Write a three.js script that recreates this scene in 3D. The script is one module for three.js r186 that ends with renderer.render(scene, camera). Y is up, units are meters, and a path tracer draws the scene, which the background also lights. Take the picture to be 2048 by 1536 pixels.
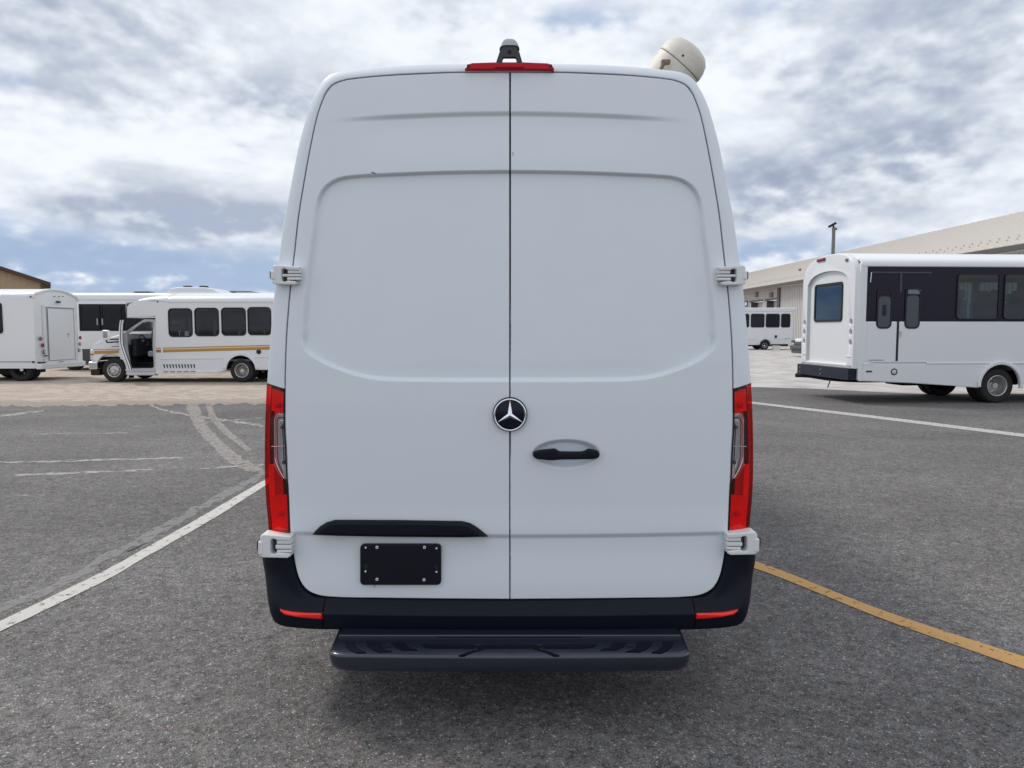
import * as THREE from 'three';
import { mergeGeometries, mergeVertices, toCreasedNormals } from 'three/addons/utils/BufferGeometryUtils.js';
import { RoundedBoxGeometry } from 'three/addons/geometries/RoundedBoxGeometry.js';

// ---------------------------------------------------------------- camera, sky, sun, exposure
const F = 1450, EYE = 1.6, PITCH = Math.atan(106 / F), CX = 1024, CY = 768;
const scene = new THREE.Scene();
const camera = new THREE.PerspectiveCamera(2 * Math.atan(CY / F) * 180 / Math.PI, 4 / 3, 0.05, 3000);
camera.position.set(0, EYE, 0);
camera.rotation.x = -PITCH;
camera.updateMatrixWorld();
const renderer = new THREE.WebGLRenderer({ antialias: true });
renderer.toneMapping = THREE.LinearToneMapping;
renderer.toneMappingExposure = 1.0;
renderer.shadowMap.enabled = true;

const sun = new THREE.DirectionalLight(new THREE.Color(1, 0.95, 0.87), 2.0);
sun.position.set(-26, 38, -28);
sun.target.position.set(0, 0, -12);
sun.castShadow = true; sun.shadow.radius = 24; sun.shadow.mapSize.set(2048, 2048);
Object.assign(sun.shadow.camera, { left: -60, right: 60, top: 60, bottom: -60, near: 1, far: 160 });
scene.add(sun, sun.target);

// seeded noise
function rng(seed) { let s = seed >>> 0; return () => { s = (s + 0x6d2b79f5) | 0; let t = Math.imul(s ^ (s >>> 15), 1 | s); t = (t + Math.imul(t ^ (t >>> 7), 61 | t)) ^ t; return ((t ^ (t >>> 14)) >>> 0) / 4294967296; }; }
const PERM = new Uint8Array(512), GX = new Float32Array(256), GY = new Float32Array(256);
{ const r = rng(7), p = [...Array(256).keys()]; for (let i = 255; i > 0; i--) { const j = Math.floor(r() * (i + 1)); [p[i], p[j]] = [p[j], p[i]]; }
  for (let i = 0; i < 512; i++) PERM[i] = p[i & 255]; for (let i = 0; i < 256; i++) { const a = r() * 6.2832; GX[i] = Math.cos(a); GY[i] = Math.sin(a); } }
function noise(x, y) {
  const xi = Math.floor(x), yi = Math.floor(y), fx = x - xi, fy = y - yi, X = xi & 255, Y = yi & 255;
  const u = fx * fx * fx * (fx * (fx * 6 - 15) + 10), v = fy * fy * fy * (fy * (fy * 6 - 15) + 10);
  const a = PERM[PERM[X] + Y], b = PERM[PERM[X + 1 & 255] + Y], c = PERM[PERM[X] + (Y + 1 & 255)], d = PERM[PERM[X + 1 & 255] + (Y + 1 & 255)];
  const n0 = GX[a] * fx + GY[a] * fy, n1 = GX[b] * (fx - 1) + GY[b] * fy, n2 = GX[c] * fx + GY[c] * (fy - 1), n3 = GX[d] * (fx - 1) + GY[d] * (fy - 1);
  return (n0 + u * (n1 - n0) + v * (n2 + u * (n3 - n2) - n0 - u * (n1 - n0))) * 1.5;
}
function pnoise(x, y, per) {
  const xi = Math.floor(x), yi = Math.floor(y), fx = x - xi, fy = y - yi, X = xi % per, Y = yi % per, X1 = (X + 1) % per, Y1 = (Y + 1) % per;
  const u = fx * fx * (3 - 2 * fx), v = fy * fy * (3 - 2 * fy), a = PERM[PERM[X] + Y], b = PERM[PERM[X1] + Y], c = PERM[PERM[X] + Y1], d = PERM[PERM[X1] + Y1];
  return 1.5 * lerp(lerp(GX[a] * fx + GY[a] * fy, GX[b] * (fx - 1) + GY[b] * fy, u), lerp(GX[c] * fx + GY[c] * (fy - 1), GX[d] * (fx - 1) + GY[d] * (fy - 1), u), v);
}
function fbm(x, y, o) { let s = 0, a = 0.5; for (let i = 0; i < o; i++) { s += a * noise(x, y); x = x * 2.03 + 17.1; y = y * 2.03 - 9.7; a *= 0.52; } return s; }
const clamp = (x, a = 0, b = 1) => Math.min(b, Math.max(a, x));
const sstep = (a, b, x) => { const t = clamp((x - a) / (b - a)); return t * t * (3 - 2 * t); };
const lerp = (a, b, t) => a + (b - a) * t;

// broken stratocumulus: bright cloud sheets with grey-blue bellies, blue gaps and a bluer band low down
const DEG = 180 / Math.PI;
// where the heavier cloud bellies (kind 0), blue gaps (kind 1) and brighter sheets (negative) stand: bearing and height in degrees, reach in degrees, strength
const SPOTS = [[-22, 8.4, 6.5, 1.3, 1.3, 0], [-30, 5.5, 12, 1.2, 0.5, 0], [-27, 10.6, 3.6, 1.3, 0.54, 0], [-17.2, 16.8, 3.2, 1.7, 0.72, 0], [-30, 16, 7, 2.2, 0.42, 0], [-28, 20.5, 9, 2.6, 0.36, 0], [-5, 23, 3, 1.4, 0.66, 0], [-32, 21.5, 6, 1.8, 0.30, 0],
  [28.2, 12.4, 4.2, 1.9, 0.95, 0], [19.4, 11.6, 3.8, 2.0, 0.9, 0], [21, 9, 5, 1.5, 0.54, 0], [25, 19, 9, 3.4, 0.30, 0], [32, 18, 8, 4, 0.28, 0], [33, 23, 6, 3, 0.30, 0],
  [19.5, 6, 5, 0.9, 1.28, 1], [6, 22.6, 2.6, 0.7, 0.96, 1], [21, 22.6, 2.2, 0.9, 0.72, 1], [-29.5, 4.3, 12, 1.6, 2.3, 1], [-35, 6.2, 7, 1.2, 0.80, 1], [-19.5, 3.9, 5, 1.1, 1.5, 1], [-34, 15.8, 2.4, 0.6, 0.72, 1],
  [-10, 23, 6, 3, -0.30, 0], [-2, 21.5, 5, 1.8, -0.35, 0], [-34, 12.4, 7, 1.7, -0.35, 0], [-22, 13, 7, 2, -0.35, 0], [17.5, 17, 3.4, 3, -0.35, 0]];
function skyColour(x, y, z) {
  const k = 1.5 / (y + 0.16), qx = x * k, qy = z * k, bear = Math.atan2(x, -z) * DEG, elev = Math.asin(y) * DEG;
  const low = fbm(qx * 0.8 + 3.1, qy * 0.8 - 7.7, 3), D = fbm(qx * 2.3 + 9.4, qy * 2.3 + 1.2, 6), S = fbm(qx * 2.3 + 9.4 + 0.1, qy * 2.3 + 1.2 + 0.1, 4) - fbm(qx * 2.3 + 9.4, qy * 2.3 + 1.2, 4);
  const sx = bear * 0.22, sy = elev * 0.42, P = fbm(sx + 20, sy, 6), Q = fbm(sx * 2.2 - 5, sy * 2.2 + 8, 5), lump = Math.abs(fbm(sx * 1.6 + 40, sy * 1.6 + 11, 5));
  let shade = 0.42 + 0.42 * low + 0.26 * D + 0.42 * S + 0.5 * P + 0.18 * Q - 0.3 * lump, gap = -0.1 + 0.5 * fbm(qx * 0.9 + 60, qy * 0.9 + 2, 4) + 0.3 * D + 0.3 * Q - 0.2 * low;
  if (Math.abs(bear) < 70 && elev < 60) for (const [a, e, ra, re, g0, kind] of SPOTS) {
    const da = (bear - a) / ra + 0.8 * P + 0.4 * D, de = (elev - e) / re + 0.8 * Q + 0.5 * P, r2 = da * da + de * de; if (r2 > 8) continue;
    const g = g0 * Math.exp(-r2 * 0.75) * clamp(0.9 + 0.9 * Q + 0.5 * D, 0.3, 1.4); if (kind) { gap += g; shade *= 1 - 0.3 * Math.min(g, 1); } else shade += g;
  }
  gap += 0.42 * Math.max(0, 1 - elev / 8) - 0.05;
  shade = Math.max(0, shade); gap = Math.max(0, gap);
  const a = 1 - Math.exp(-1.05 * Math.pow(shade, 1.6)), b = 0.85 * (1 - Math.exp(-1.5 * Math.pow(gap, 1.5))), w = [0.93, 0.975, 1.03], g = [0.32, 0.385, 0.52], bl = [0.32, 0.45, 0.67];
  return [0, 1, 2].map((i) => lerp(lerp(w[i], g[i], Math.min(a, 1)), bl[i], b));
}
function buildSky() {
  const W = 4096, H = 2048, data = new Float32Array(W * H * 4), HALF = H / 2;
  for (let row = 0; row < H; row++) {
    const el = ((row + 0.5) / H - 0.5) * Math.PI, y = Math.sin(el), c = Math.cos(el);
    for (let col = 0; col < W; col++) {
      const az = ((col + 0.5) / W - 0.5) * 2 * Math.PI, v = row < HALF ? [0.3, 0.29, 0.28] : skyColour(Math.cos(az) * c, y, Math.sin(az) * c), o = (row * W + col) * 4;
      data[o] = v[0]; data[o + 1] = v[1]; data[o + 2] = v[2]; data[o + 3] = 1;
    }
  }
  const t = new THREE.DataTexture(data, W, H, THREE.RGBAFormat, THREE.FloatType);
  t.mapping = THREE.EquirectangularReflectionMapping; t.magFilter = THREE.LinearFilter; t.needsUpdate = true;
  return t;
}
scene.background = buildSky();
scene.environment = scene.background;

// ---------------------------------------------------------------- helpers
const cosP = Math.cos(PITCH), sinP = Math.sin(PITCH);
const ray = (px, py) => { const dx = (px - CX) / F, dy = (CY - py) / F; return new THREE.Vector3(dx, dy * cosP - sinP, -dy * sinP - cosP); };
const onZ = (px, py, z) => { const d = ray(px, py), t = z / d.z; return new THREE.Vector3(d.x * t, EYE + d.y * t, z); };
const onGround = (px, py, y = 0) => { const d = ray(px, py), t = (y - EYE) / d.y; return new THREE.Vector3(d.x * t, y, d.z * t); };
// where the sight line through a photograph point meets a plane of a thing's own axes (axis 0,1,2 = value)
function onPlane(o, axis, value) {
  o.updateMatrixWorld(true);
  const inv = o.matrixWorld.clone().invert(), eye = new THREE.Vector3(0, EYE, 0).applyMatrix4(inv);
  return (px, py) => { const d = ray(px, py).transformDirection(inv), t = (value - eye.getComponent(axis)) / d.getComponent(axis); return eye.clone().addScaledVector(d, t); };
}
const names = new Map();
function numbered(n) { const k = names.get(n) ?? 0; names.set(n, k + 1); return k ? n + '_' + String(k).padStart(3, '0') : n; }
const shadow = (o) => { o.castShadow = o.receiveShadow = true; return o; };
function thing(name, label, category, pos = [0, 0, 0], turn = 0) { const g = new THREE.Group(); g.name = numbered(name); g.position.set(...pos); g.rotation.y = turn; g.userData = { label, category }; scene.add(g); g.updateMatrixWorld(true); return g; }
function part(name, geo, mat, parent, label) { const m = shadow(new THREE.Mesh(Array.isArray(geo) ? merge(geo) : geo, mat)); m.name = name; if (label) m.userData.label = label; parent.add(m); return m; }
function struct(name, geo, mat, label) { const m = shadow(new THREE.Mesh(geo, mat)); m.name = numbered(name); m.userData = { kind: 'structure', label }; scene.add(m); return m; }
function merge(list) { return mergeGeometries(list.map((g) => { let q = g.index ? g.toNonIndexed() : g; for (const k of Object.keys(q.attributes)) if (!['position', 'normal', 'uv'].includes(k)) q.deleteAttribute(k); if (!q.attributes.uv) q.setAttribute('uv', new THREE.BufferAttribute(new Float32Array(q.attributes.position.count * 2), 2)); if (!q.attributes.normal) q.computeVertexNormals(); q.morphAttributes = {}; return q; })); }
const box = (x0, x1, y0, y1, z0, z1) => new THREE.BoxGeometry(Math.abs(x1 - x0), Math.abs(y1 - y0), Math.abs(z1 - z0)).translate((x0 + x1) / 2, (y0 + y1) / 2, (z0 + z1) / 2);
const rbox = (x0, x1, y0, y1, z0, z1, r = 0.02, s = 3) => new RoundedBoxGeometry(Math.abs(x1 - x0), Math.abs(y1 - y0), Math.abs(z1 - z0), s, r).translate((x0 + x1) / 2, (y0 + y1) / 2, (z0 + z1) / 2);
function rod(a, b, r, n = 8) { const d = new THREE.Vector3().subVectors(b, a), g = new THREE.CylinderGeometry(r, r, d.length(), n); g.applyQuaternion(new THREE.Quaternion().setFromUnitVectors(new THREE.Vector3(0, 1, 0), d.clone().normalize())); return g.translate((a.x + b.x) / 2, (a.y + b.y) / 2, (a.z + b.z) / 2); }
const V3 = (x, y, z) => new THREE.Vector3(x, y, z);
const tube = (pts, r, n = 24, m = 8, closed = false) => new THREE.TubeGeometry(new THREE.CatmullRomCurve3(pts, closed), n, r, m, closed);
function shapeOf(pts) { const s = new THREE.Shape(); pts.forEach((p, i) => (i ? s.lineTo(p[0], p[1]) : s.moveTo(p[0], p[1]))); s.closePath(); return s; }
function roundRect(x0, y0, x1, y1, r, S = THREE.Shape) { const s = new S(); if (x0 > x1) [x0, x1] = [x1, x0]; if (y0 > y1) [y0, y1] = [y1, y0]; s.moveTo(x0 + r, y0); s.lineTo(x1 - r, y0); s.absarc(x1 - r, y0 + r, r, -Math.PI / 2, 0); s.lineTo(x1, y1 - r); s.absarc(x1 - r, y1 - r, r, 0, Math.PI / 2); s.lineTo(x0 + r, y1); s.absarc(x0 + r, y1 - r, r, Math.PI / 2, Math.PI); s.lineTo(x0, y0 + r); s.absarc(x0 + r, y0 + r, r, Math.PI, 1.5 * Math.PI); s.closePath(); return s; }
function circle(x, y, r, S = THREE.Path) { const s = new S(); s.absarc(x, y, r, 0, Math.PI * 2); return s; }
const ext = (shape, depth, bevel = 0, seg = 2, curve = 10) => new THREE.ExtrudeGeometry(shape, { depth: Math.max(depth - 2 * bevel, 1e-4), bevelEnabled: bevel > 0, bevelThickness: bevel, bevelSize: bevel, bevelOffset: -bevel, bevelSegments: seg, curveSegments: curve }).translate(0, 0, bevel);
// a grid of points fn(i, j) -> Vector3 as an indexed smooth sheet
function sheet(ni, nj, fn, flip = false) {
  const pos = [], uv = [], idx = [];
  for (let i = 0; i <= ni; i++) for (let j = 0; j <= nj; j++) { const p = fn(i, j); pos.push(p.x, p.y, p.z); uv.push(i / ni, j / nj); }
  for (let i = 0; i < ni; i++) for (let j = 0; j < nj; j++) { const a = i * (nj + 1) + j, b = a + 1, c = a + nj + 1, d = c + 1; flip ? idx.push(a, c, b, b, c, d) : idx.push(a, b, c, b, d, c); }
  const g = new THREE.BufferGeometry(); g.setAttribute('position', new THREE.Float32BufferAttribute(pos, 3)); g.setAttribute('uv', new THREE.Float32BufferAttribute(uv, 2)); g.setIndex(idx); g.computeVertexNormals(); return g;
}
function dataTex(w, h, fn, srgb) { const d = new Uint8Array(w * h * 4); for (let y = 0; y < h; y++) for (let x = 0; x < w; x++) { const c = fn(x, y), o = (y * w + x) * 4; d[o] = clamp(c[0]) * 255; d[o + 1] = clamp(c[1]) * 255; d[o + 2] = clamp(c[2]) * 255; d[o + 3] = 255; } const t = new THREE.DataTexture(d, w, h, THREE.RGBAFormat); t.wrapS = t.wrapT = THREE.RepeatWrapping; t.magFilter = THREE.LinearFilter; if (srgb) t.colorSpace = THREE.SRGBColorSpace; t.needsUpdate = true; return t; }
const lin = (r, g, b) => new THREE.Color().setRGB(r, g, b);

// ---------------------------------------------------------------- materials
// asphalt: stones in dark binder, 2 mm per texel, 4.1 m a tile, tileable
const N = 2048, CELL = 4, NC = N / CELL;
function stones() {
  const r = rng(21), sx = new Float32Array(NC * NC), sy = new Float32Array(NC * NC), tone = new Float32Array(NC * NC), big = new Float32Array(NC * NC);
  for (let i = 0; i < NC * NC; i++) { sx[i] = r(); sy[i] = r(); tone[i] = r(); big[i] = 0.55 + 0.75 * r(); }
  const col = new Uint8Array(N * N * 4), bmp = new Uint8Array(N * N * 4);
  for (let y = 0; y < N; y++) for (let x = 0; x < N; x++) {
    const cx = Math.floor(x / CELL), cy = Math.floor(y / CELL); let f1 = 9, f2 = 9, id = 0;
    for (let j = -1; j <= 1; j++) for (let i = -1; i <= 1; i++) {
      const k = ((cy + j + NC) % NC) * NC + ((cx + i + NC) % NC), dx = (cx + i + sx[k]) - x / CELL, dy = (cy + j + sy[k]) - y / CELL, d = Math.sqrt(dx * dx + dy * dy) / big[k];
      if (d < f1) { f2 = f1; f1 = d; id = k; } else if (d < f2) f2 = d;
    }
    const edge = sstep(0.0, 0.45, f2 - f1), t = tone[id], mid = 0.035 * pnoise(x / 64, y / 64, 32) + 0.045 * pnoise(x / 32, y / 32, 64) + 0.06 * pnoise(x / 16, y / 16, 128), stone = 0.355 + 0.18 * t + (t > 0.95 ? 0.14 : 0) - (t < 0.1 ? 0.1 : 0), v = lerp(0.25, stone, edge * 0.85 + 0.15) + mid, warm = (tone[(id * 7 + 3) % (NC * NC)] - 0.5) * 0.05, o = (y * N + x) * 4;
    col[o] = clamp(v + warm) * 255; col[o + 1] = clamp(v) * 255; col[o + 2] = clamp(v - warm * 0.7) * 255; col[o + 3] = 255;
    const b = (edge * (0.55 + 0.45 * t)) * 255; bmp[o] = bmp[o + 1] = bmp[o + 2] = b; bmp[o + 3] = 255;
  }
  const mk = (d, s) => { const t = new THREE.DataTexture(d, N, N, THREE.RGBAFormat); t.wrapS = t.wrapT = THREE.RepeatWrapping; t.magFilter = THREE.LinearFilter; if (s) t.colorSpace = THREE.SRGBColorSpace; t.needsUpdate = true; return t; };
  return [mk(col, true), mk(bmp, false)];
}
const [stoneCol, stoneBump] = stones();
const TILE = 4.1;
const M = {};
M.asphalt = new THREE.MeshStandardMaterial({ map: stoneCol, bumpMap: stoneBump, bumpScale: 0.0035, roughness: 0.86, vertexColors: true });
const sandTex = dataTex(1024, 1024, (x, y) => { const s = 6.2832 / 1024, n = fbm(Math.cos(x * s) * 3 + Math.cos(y * s) * 5, Math.sin(x * s) * 3 + Math.sin(y * s) * 5, 6), g = fbm(x / 9, y / 9, 3); const v = 0.68 + 0.2 * n + 0.16 * g; return [v + 0.01, v - 0.04, v - 0.085]; }, true);
M.sand = new THREE.MeshStandardMaterial({ map: sandTex, bumpMap: sandTex, bumpScale: 0.02, roughness: 0.95, vertexColors: true });
const conTex = dataTex(1024, 1024, (x, y) => { const n = fbm(x / 190, y / 190, 6), g = fbm(x / 7 + 50, y / 7, 3), v = 0.675 + 0.15 * n + 0.07 * g; return [v + 0.015, v - 0.005, v - 0.015]; }, true);
M.concrete = new THREE.MeshStandardMaterial({ map: conTex, roughness: 0.9, vertexColors: true });
const phys = (c, o) => new THREE.MeshPhysicalMaterial({ color: lin(...c), ...o });
const std = (c, o) => new THREE.MeshStandardMaterial({ color: lin(...c), ...o });
M.vanWhite = phys([0.73, 0.78, 0.84], { roughness: 0.45, clearcoat: 0.8, clearcoatRoughness: 0.05 });
M.hingeWhite = phys([0.74, 0.75, 0.76], { roughness: 0.38, clearcoat: 0.3, clearcoatRoughness: 0.2 });
M.busWhite = phys([0.74, 0.755, 0.78], { roughness: 0.36, clearcoat: 0.5, clearcoatRoughness: 0.1 });
M.gelWhite = phys([0.7, 0.715, 0.73], { roughness: 0.45, clearcoat: 0.25, clearcoatRoughness: 0.2 });
M.bumper = phys([0.003, 0.005, 0.012], { roughness: 0.5, specularIntensity: 0.42 });
M.stepPlastic = phys([0.012, 0.016, 0.031], { roughness: 0.3, clearcoat: 0.7, clearcoatRoughness: 0.12 });
M.tread = phys([0.004, 0.005, 0.012], { roughness: 0.8, specularIntensity: 0.3 });
M.black = std([0.006, 0.006, 0.008], { roughness: 0.6 });
M.plate = phys([0.006, 0.0065, 0.013], { roughness: 0.45, specularIntensity: 0.5 });
M.steel = std([0.6, 0.6, 0.6], { roughness: 0.28, metalness: 1 });
M.chrome = std([0.86, 0.87, 0.89], { roughness: 0.1, metalness: 1 });
M.satin = std([0.5, 0.5, 0.49], { roughness: 0.42, metalness: 1 });
M.redLens = phys([0.95, 0.012, 0.016], { roughness: 0.06, transmission: 1, thickness: 0 });
M.redSolid = phys([0.52, 0.003, 0.02], { roughness: 0.3, specularIntensity: 0.5 });
M.redReflector = phys([0.9, 0.008, 0.004], { roughness: 0.3, clearcoat: 0.6 });
M.redInner = std([0.9, 0.8, 0.78], { roughness: 0.5 });
M.redDark = std([0.58, 0.4, 0.38], { roughness: 0.45 });
M.clearLens = phys([0.95, 0.96, 0.97], { roughness: 0.04, transmission: 1, thickness: 0 });
M.lampSilver = std([0.6, 0.61, 0.61], { roughness: 0.3, metalness: 0.15 });
M.lampDark = std([0.05, 0.05, 0.055], { roughness: 0.4 });
M.greyPlastic = std([0.3, 0.32, 0.34], { roughness: 0.4 });
M.capGrey = phys([0.27, 0.31, 0.33], { roughness: 0.3, clearcoat: 0.4, clearcoatRoughness: 0.1 });
M.darkGrey = std([0.035, 0.036, 0.04], { roughness: 0.45 });
const grime = dataTex(256, 256, (x, y) => { const n = fbm(x / 40, y / 40, 5), v = 0.94 + 0.1 * n; return [v, v, v]; }, false);
M.beige = std([0.7, 0.66, 0.59], { roughness: 0.55, map: grime });
M.rust = std([0.2, 0.15, 0.1], { roughness: 0.8 });
M.glass = phys([0.19, 0.21, 0.26], { roughness: 0.03, transmission: 1, thickness: 0 });
M.glassLight = phys([0.21, 0.28, 0.32], { roughness: 0.03, transmission: 1, thickness: 0 });
M.clearPane = phys([0.8, 0.86, 0.86], { roughness: 0.02, transmission: 1, thickness: 0 });
M.glassBlock = phys([0.006, 0.008, 0.014], { roughness: 0.05, specularIntensity: 0.6 });
M.blackGloss = phys([0.008, 0.0075, 0.018], { roughness: 0.14, specularIntensity: 0.45 });
M.rubber = std([0.016, 0.016, 0.017], { roughness: 0.8 });
M.chassis = std([0.012, 0.012, 0.012], { roughness: 0.85 });
M.gold = std([0.43, 0.25, 0.05], { roughness: 0.35 });
M.cream = std([0.75, 0.55, 0.44], { roughness: 0.4 });
M.amber = phys([0.5, 0.13, 0.02], { roughness: 0.2, clearcoat: 0.5 });
M.interior = std([0.09, 0.095, 0.11], { roughness: 0.8 });
M.seat = std([0.13, 0.15, 0.2], { roughness: 0.85 });
M.seatGrey = std([0.36, 0.4, 0.45], { roughness: 0.8 });
M.cabDark = std([0.02, 0.021, 0.03], { roughness: 0.7 });
M.navySteel = phys([0.006, 0.009, 0.026], { roughness: 0.42, specularIntensity: 0.6 });
M.tanWall = std([0.4, 0.3, 0.2], { roughness: 0.7 });
M.brownRoof = std([0.07, 0.035, 0.025], { roughness: 0.6 });
M.greenTrim = std([0.03, 0.1, 0.04], { roughness: 0.5 });
M.wallMetal = std([0.56, 0.55, 0.535], { roughness: 0.55 });
M.roofMetal = std([0.55, 0.505, 0.455], { roughness: 0.5 });
M.doorWhite = std([0.72, 0.72, 0.7], { roughness: 0.5 });
M.gutter = std([0.09, 0.085, 0.08], { roughness: 0.5 });
M.signBlue = std([0.03, 0.14, 0.35], { roughness: 0.5 });
M.signWhite = std([0.8, 0.8, 0.8], { roughness: 0.5 });
M.poleGrey = std([0.2, 0.2, 0.19], { roughness: 0.5, metalness: 0.5 });
M.carSilver = phys([0.6, 0.62, 0.65], { roughness: 0.35, metalness: 0.3, clearcoat: 0.6, clearcoatRoughness: 0.05 });
M.carGrey = std([0.06, 0.065, 0.07], { roughness: 0.5 });
for (const k of Object.keys(M)) M[k].name = k;

// ---------------------------------------------------------------- ground
const GY0 = 0, GY1 = 0.004, GY2 = 0.008, GY3 = 0.012;
function colourGrid(g, fn) { const p = g.attributes.position, c = new Float32Array(p.count * 3); for (let i = 0; i < p.count; i++) { const v = fn(p.getX(i), p.getZ(i)); c[i * 3] = v[0]; c[i * 3 + 1] = v[1]; c[i * 3 + 2] = v[2]; } g.setAttribute('color', new THREE.BufferAttribute(c, 3)); return g; }
function metreUV(g, s) { const p = g.attributes.position, u = g.attributes.uv; for (let i = 0; i < p.count; i++) u.setXY(i, p.getX(i) / s, p.getZ(i) / s); return g; }
{ // packed tan dirt of the back lot, out to the horizon
  const R = [0, 1, 1.5, 2, 2.5, 3, 3.6, 4.3, 5.2, 6.4, 8, 10, 13, 17, 23, 40, 90, 220];
  const g = sheet(R.length * 2 - 2, 120, (i, j) => { const k = i - (R.length - 1), s = Math.sign(k) * R[Math.abs(k)], x = s * 9, z = -150 + (j / 120) * 200; return V3(x, GY0, Math.abs(k) === R.length - 1 || j === 0 ? (j === 0 ? -2200 : z) : z); });
  metreUV(g, 6); colourGrid(g, (x, z) => { const n = 0.9 + 0.3 * fbm(x * 0.22 + 5, z * 0.9, 5); return [n, n * 0.985, n * 0.97]; });
  struct('ground', g, M.sand, 'tan packed dirt of the back lot where the buses stand');
}
{ // pale concrete on the right, behind the van and below the far buses
  const g = sheet(60, 60, (i, j) => V3(lerp(-1.5, 34, i / 60), GY1, lerp(-12, -75, j / 60)));
  metreUV(g, 5); colourGrid(g, (x, z) => { const n = 1.0 + 0.14 * fbm(x * 0.3, z * 0.45 + 7, 4); return [n, n, n]; });
  struct('pavement', g, M.concrete, 'pale concrete pavement reaching from the asphalt edge to the warehouse');
}
const edgeZ = (x) => -(x < 0 ? 16.3 : lerp(16.3, 20.6, sstep(0, 5.5, x)) - 2.2 * sstep(6.8, 11, x)) + 0.3 * fbm(x * 0.9, 3, 5) + 0.16 * fbm(x * 4, 9, 4);
{
  const g = sheet(260, 150, (i, j) => { const x = lerp(-42, 42, i / 260), t = j / 150; return V3(x, GY2, lerp(14, edgeZ(x), Math.pow(t, 0.9))); });
  metreUV(g, TILE);
  colourGrid(g, (x, z) => { const n = fbm(x * 0.35 + 9, z * 0.35, 5), m = fbm(x * 1.7, z * 1.7 + 3, 4), st = fbm(x * 0.25 + 2, z * 1.1 - 6, 4); const v = 1.08 + 0.4 * n + 0.2 * m + 0.3 * st; return [v * 1.045, v * 0.98, v * 0.965]; });
  struct('asphalt_lot', g, M.asphalt, 'grey coarse asphalt of the parking lot');
}
// worn paint: grain from a seeded texture, ragged cut through alpha
function wornTex(seed, hold, scale) { return dataTex(512, 512, (x, y) => { const n = fbm(x / scale + seed, y / scale, 5) + 0.55 * fbm(x / 4 + seed, y / 4, 2), v = sstep(-0.42 + hold, -0.1 + hold, n); return [v, v, v]; }, false); }
const paintMat = (c, hold, seed, scale = 30, opacity = 1) => { const tex = wornTex(seed, hold, scale); return std(c, { roughness: 0.75, alphaMap: tex, transparent: true, opacity, bumpMap: stoneBump, bumpScale: 0.001 }); };
function stripe(name, label, pairs, mat, ragged = 0, y = GY3) { // pairs of photograph points: the two edges of the stripe along its run
  const A = new THREE.CatmullRomCurve3(pairs.map((p) => onGround(p[0], p[1], y))), B = new THREE.CatmullRomCurve3(pairs.map((p) => onGround(p[2], p[3], y)));
  const n = 140, g = sheet(n, 4, (i, j) => { const a = A.getPoint(i / n), b = B.getPoint(i / n), w = a.distanceTo(b), q = (k) => ragged * fbm(a.x * 5 + k, a.z * 5 + k, 4) + ragged * 0.25 * (i < 4 || i > n - 4 ? 1 : 0); return a.clone().lerp(b, lerp(q(3), 1 - q(17), j / 4)); });
  metreUV(g, 1.0); return struct(name, g, mat, label);
}
stripe('white_line', 'white painted parking line left of the van', [[-260, 1368, -260, 1394], [0, 1242, 0, 1263], [212, 1139.5, 212, 1160], [300, 1091, 300, 1109], [350, 1063, 350, 1081], [425, 1020, 425, 1038], [528, 960, 528, 973], [640, 895, 640, 905]], paintMat([0.55, 0.53, 0.5], -0.12, 3), 0.06);
stripe('scraped_line', 'faint grey scraped band beside the white parking line', [[-260, 1335, -260, 1350], [0, 1212, 0, 1226], [100, 1169, 100, 1187], [250, 1088, 250, 1101], [300, 1063, 300, 1080], [350, 1036, 350, 1051], [425, 995, 425, 1010], [528, 941, 528, 953], [640, 880, 640, 890]], paintMat([0.36, 0.35, 0.345], 0, 8, 40, 0.5), 0.7);
stripe('white_line', 'thin white painted line crossing the asphalt in front of the right bus', [[1380, 789, 1380, 792], [1505, 803.5, 1505, 807.3], [1780, 835, 1780, 840.5], [2048, 867.5, 2048, 874], [2300, 897, 2300, 905]], paintMat([0.45, 0.44, 0.43], -0.08, 13));
stripe('yellow_line', 'yellow painted line running right from the van bumper', [[1300, 1068, 1300, 1077], [1505, 1120.5, 1505, 1135], [1772, 1222.5, 1772, 1240], [2048, 1313, 2048, 1338], [2300, 1395, 2300, 1428]], paintMat([0.6, 0.34, 0.12], -0.14, 23));
stripe('dust_fringe', 'dirt spilled thinly over the edge of the asphalt on the left', [[-300, 800, -300, 818], [0, 801, 0, 813], [270, 799, 270, 810], [560, 796, 560, 807], [900, 790, 900, 800]], paintMat([0.4, 0.34, 0.29], 0.06, 73, 9, 0.8), 0.7);
stripe('asphalt_crack', 'thin dark crack beside the white parking line', [[254, 1102, 254.5, 1103], [262, 1098.5, 263, 1100.5], [272, 1094.5, 273, 1096.3], [286, 1087.5, 286.5, 1088.3]], paintMat([0.03, 0.03, 0.03], -0.3, 83, 30), 0.5);
const dustMat = paintMat([0.46, 0.42, 0.38], 0.06, 33, 34, 0.55), scuffMat = paintMat([0.5, 0.48, 0.46], 0.12, 43, 60, 0.65), faint = paintMat([0.45, 0.43, 0.41], 0.12, 53, 70, 0.45);
stripe('dust_track', 'pale dusty tyre track curving off the dirt edge, the wider one', [[372, 808, 396, 808], [378, 830, 404, 830], [395, 862, 420, 858], [425, 893, 447, 885], [452, 922, 482, 914], [500, 945, 530, 940]], dustMat, 0.35);
stripe('dust_track', 'pale dusty tyre track curving off the dirt edge, the narrower one', [[411, 808, 424, 808], [420, 834, 432, 832], [446, 866, 460, 862], [475, 889, 486, 884], [495, 903, 503, 900]], dustMat, 0.35);
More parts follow.
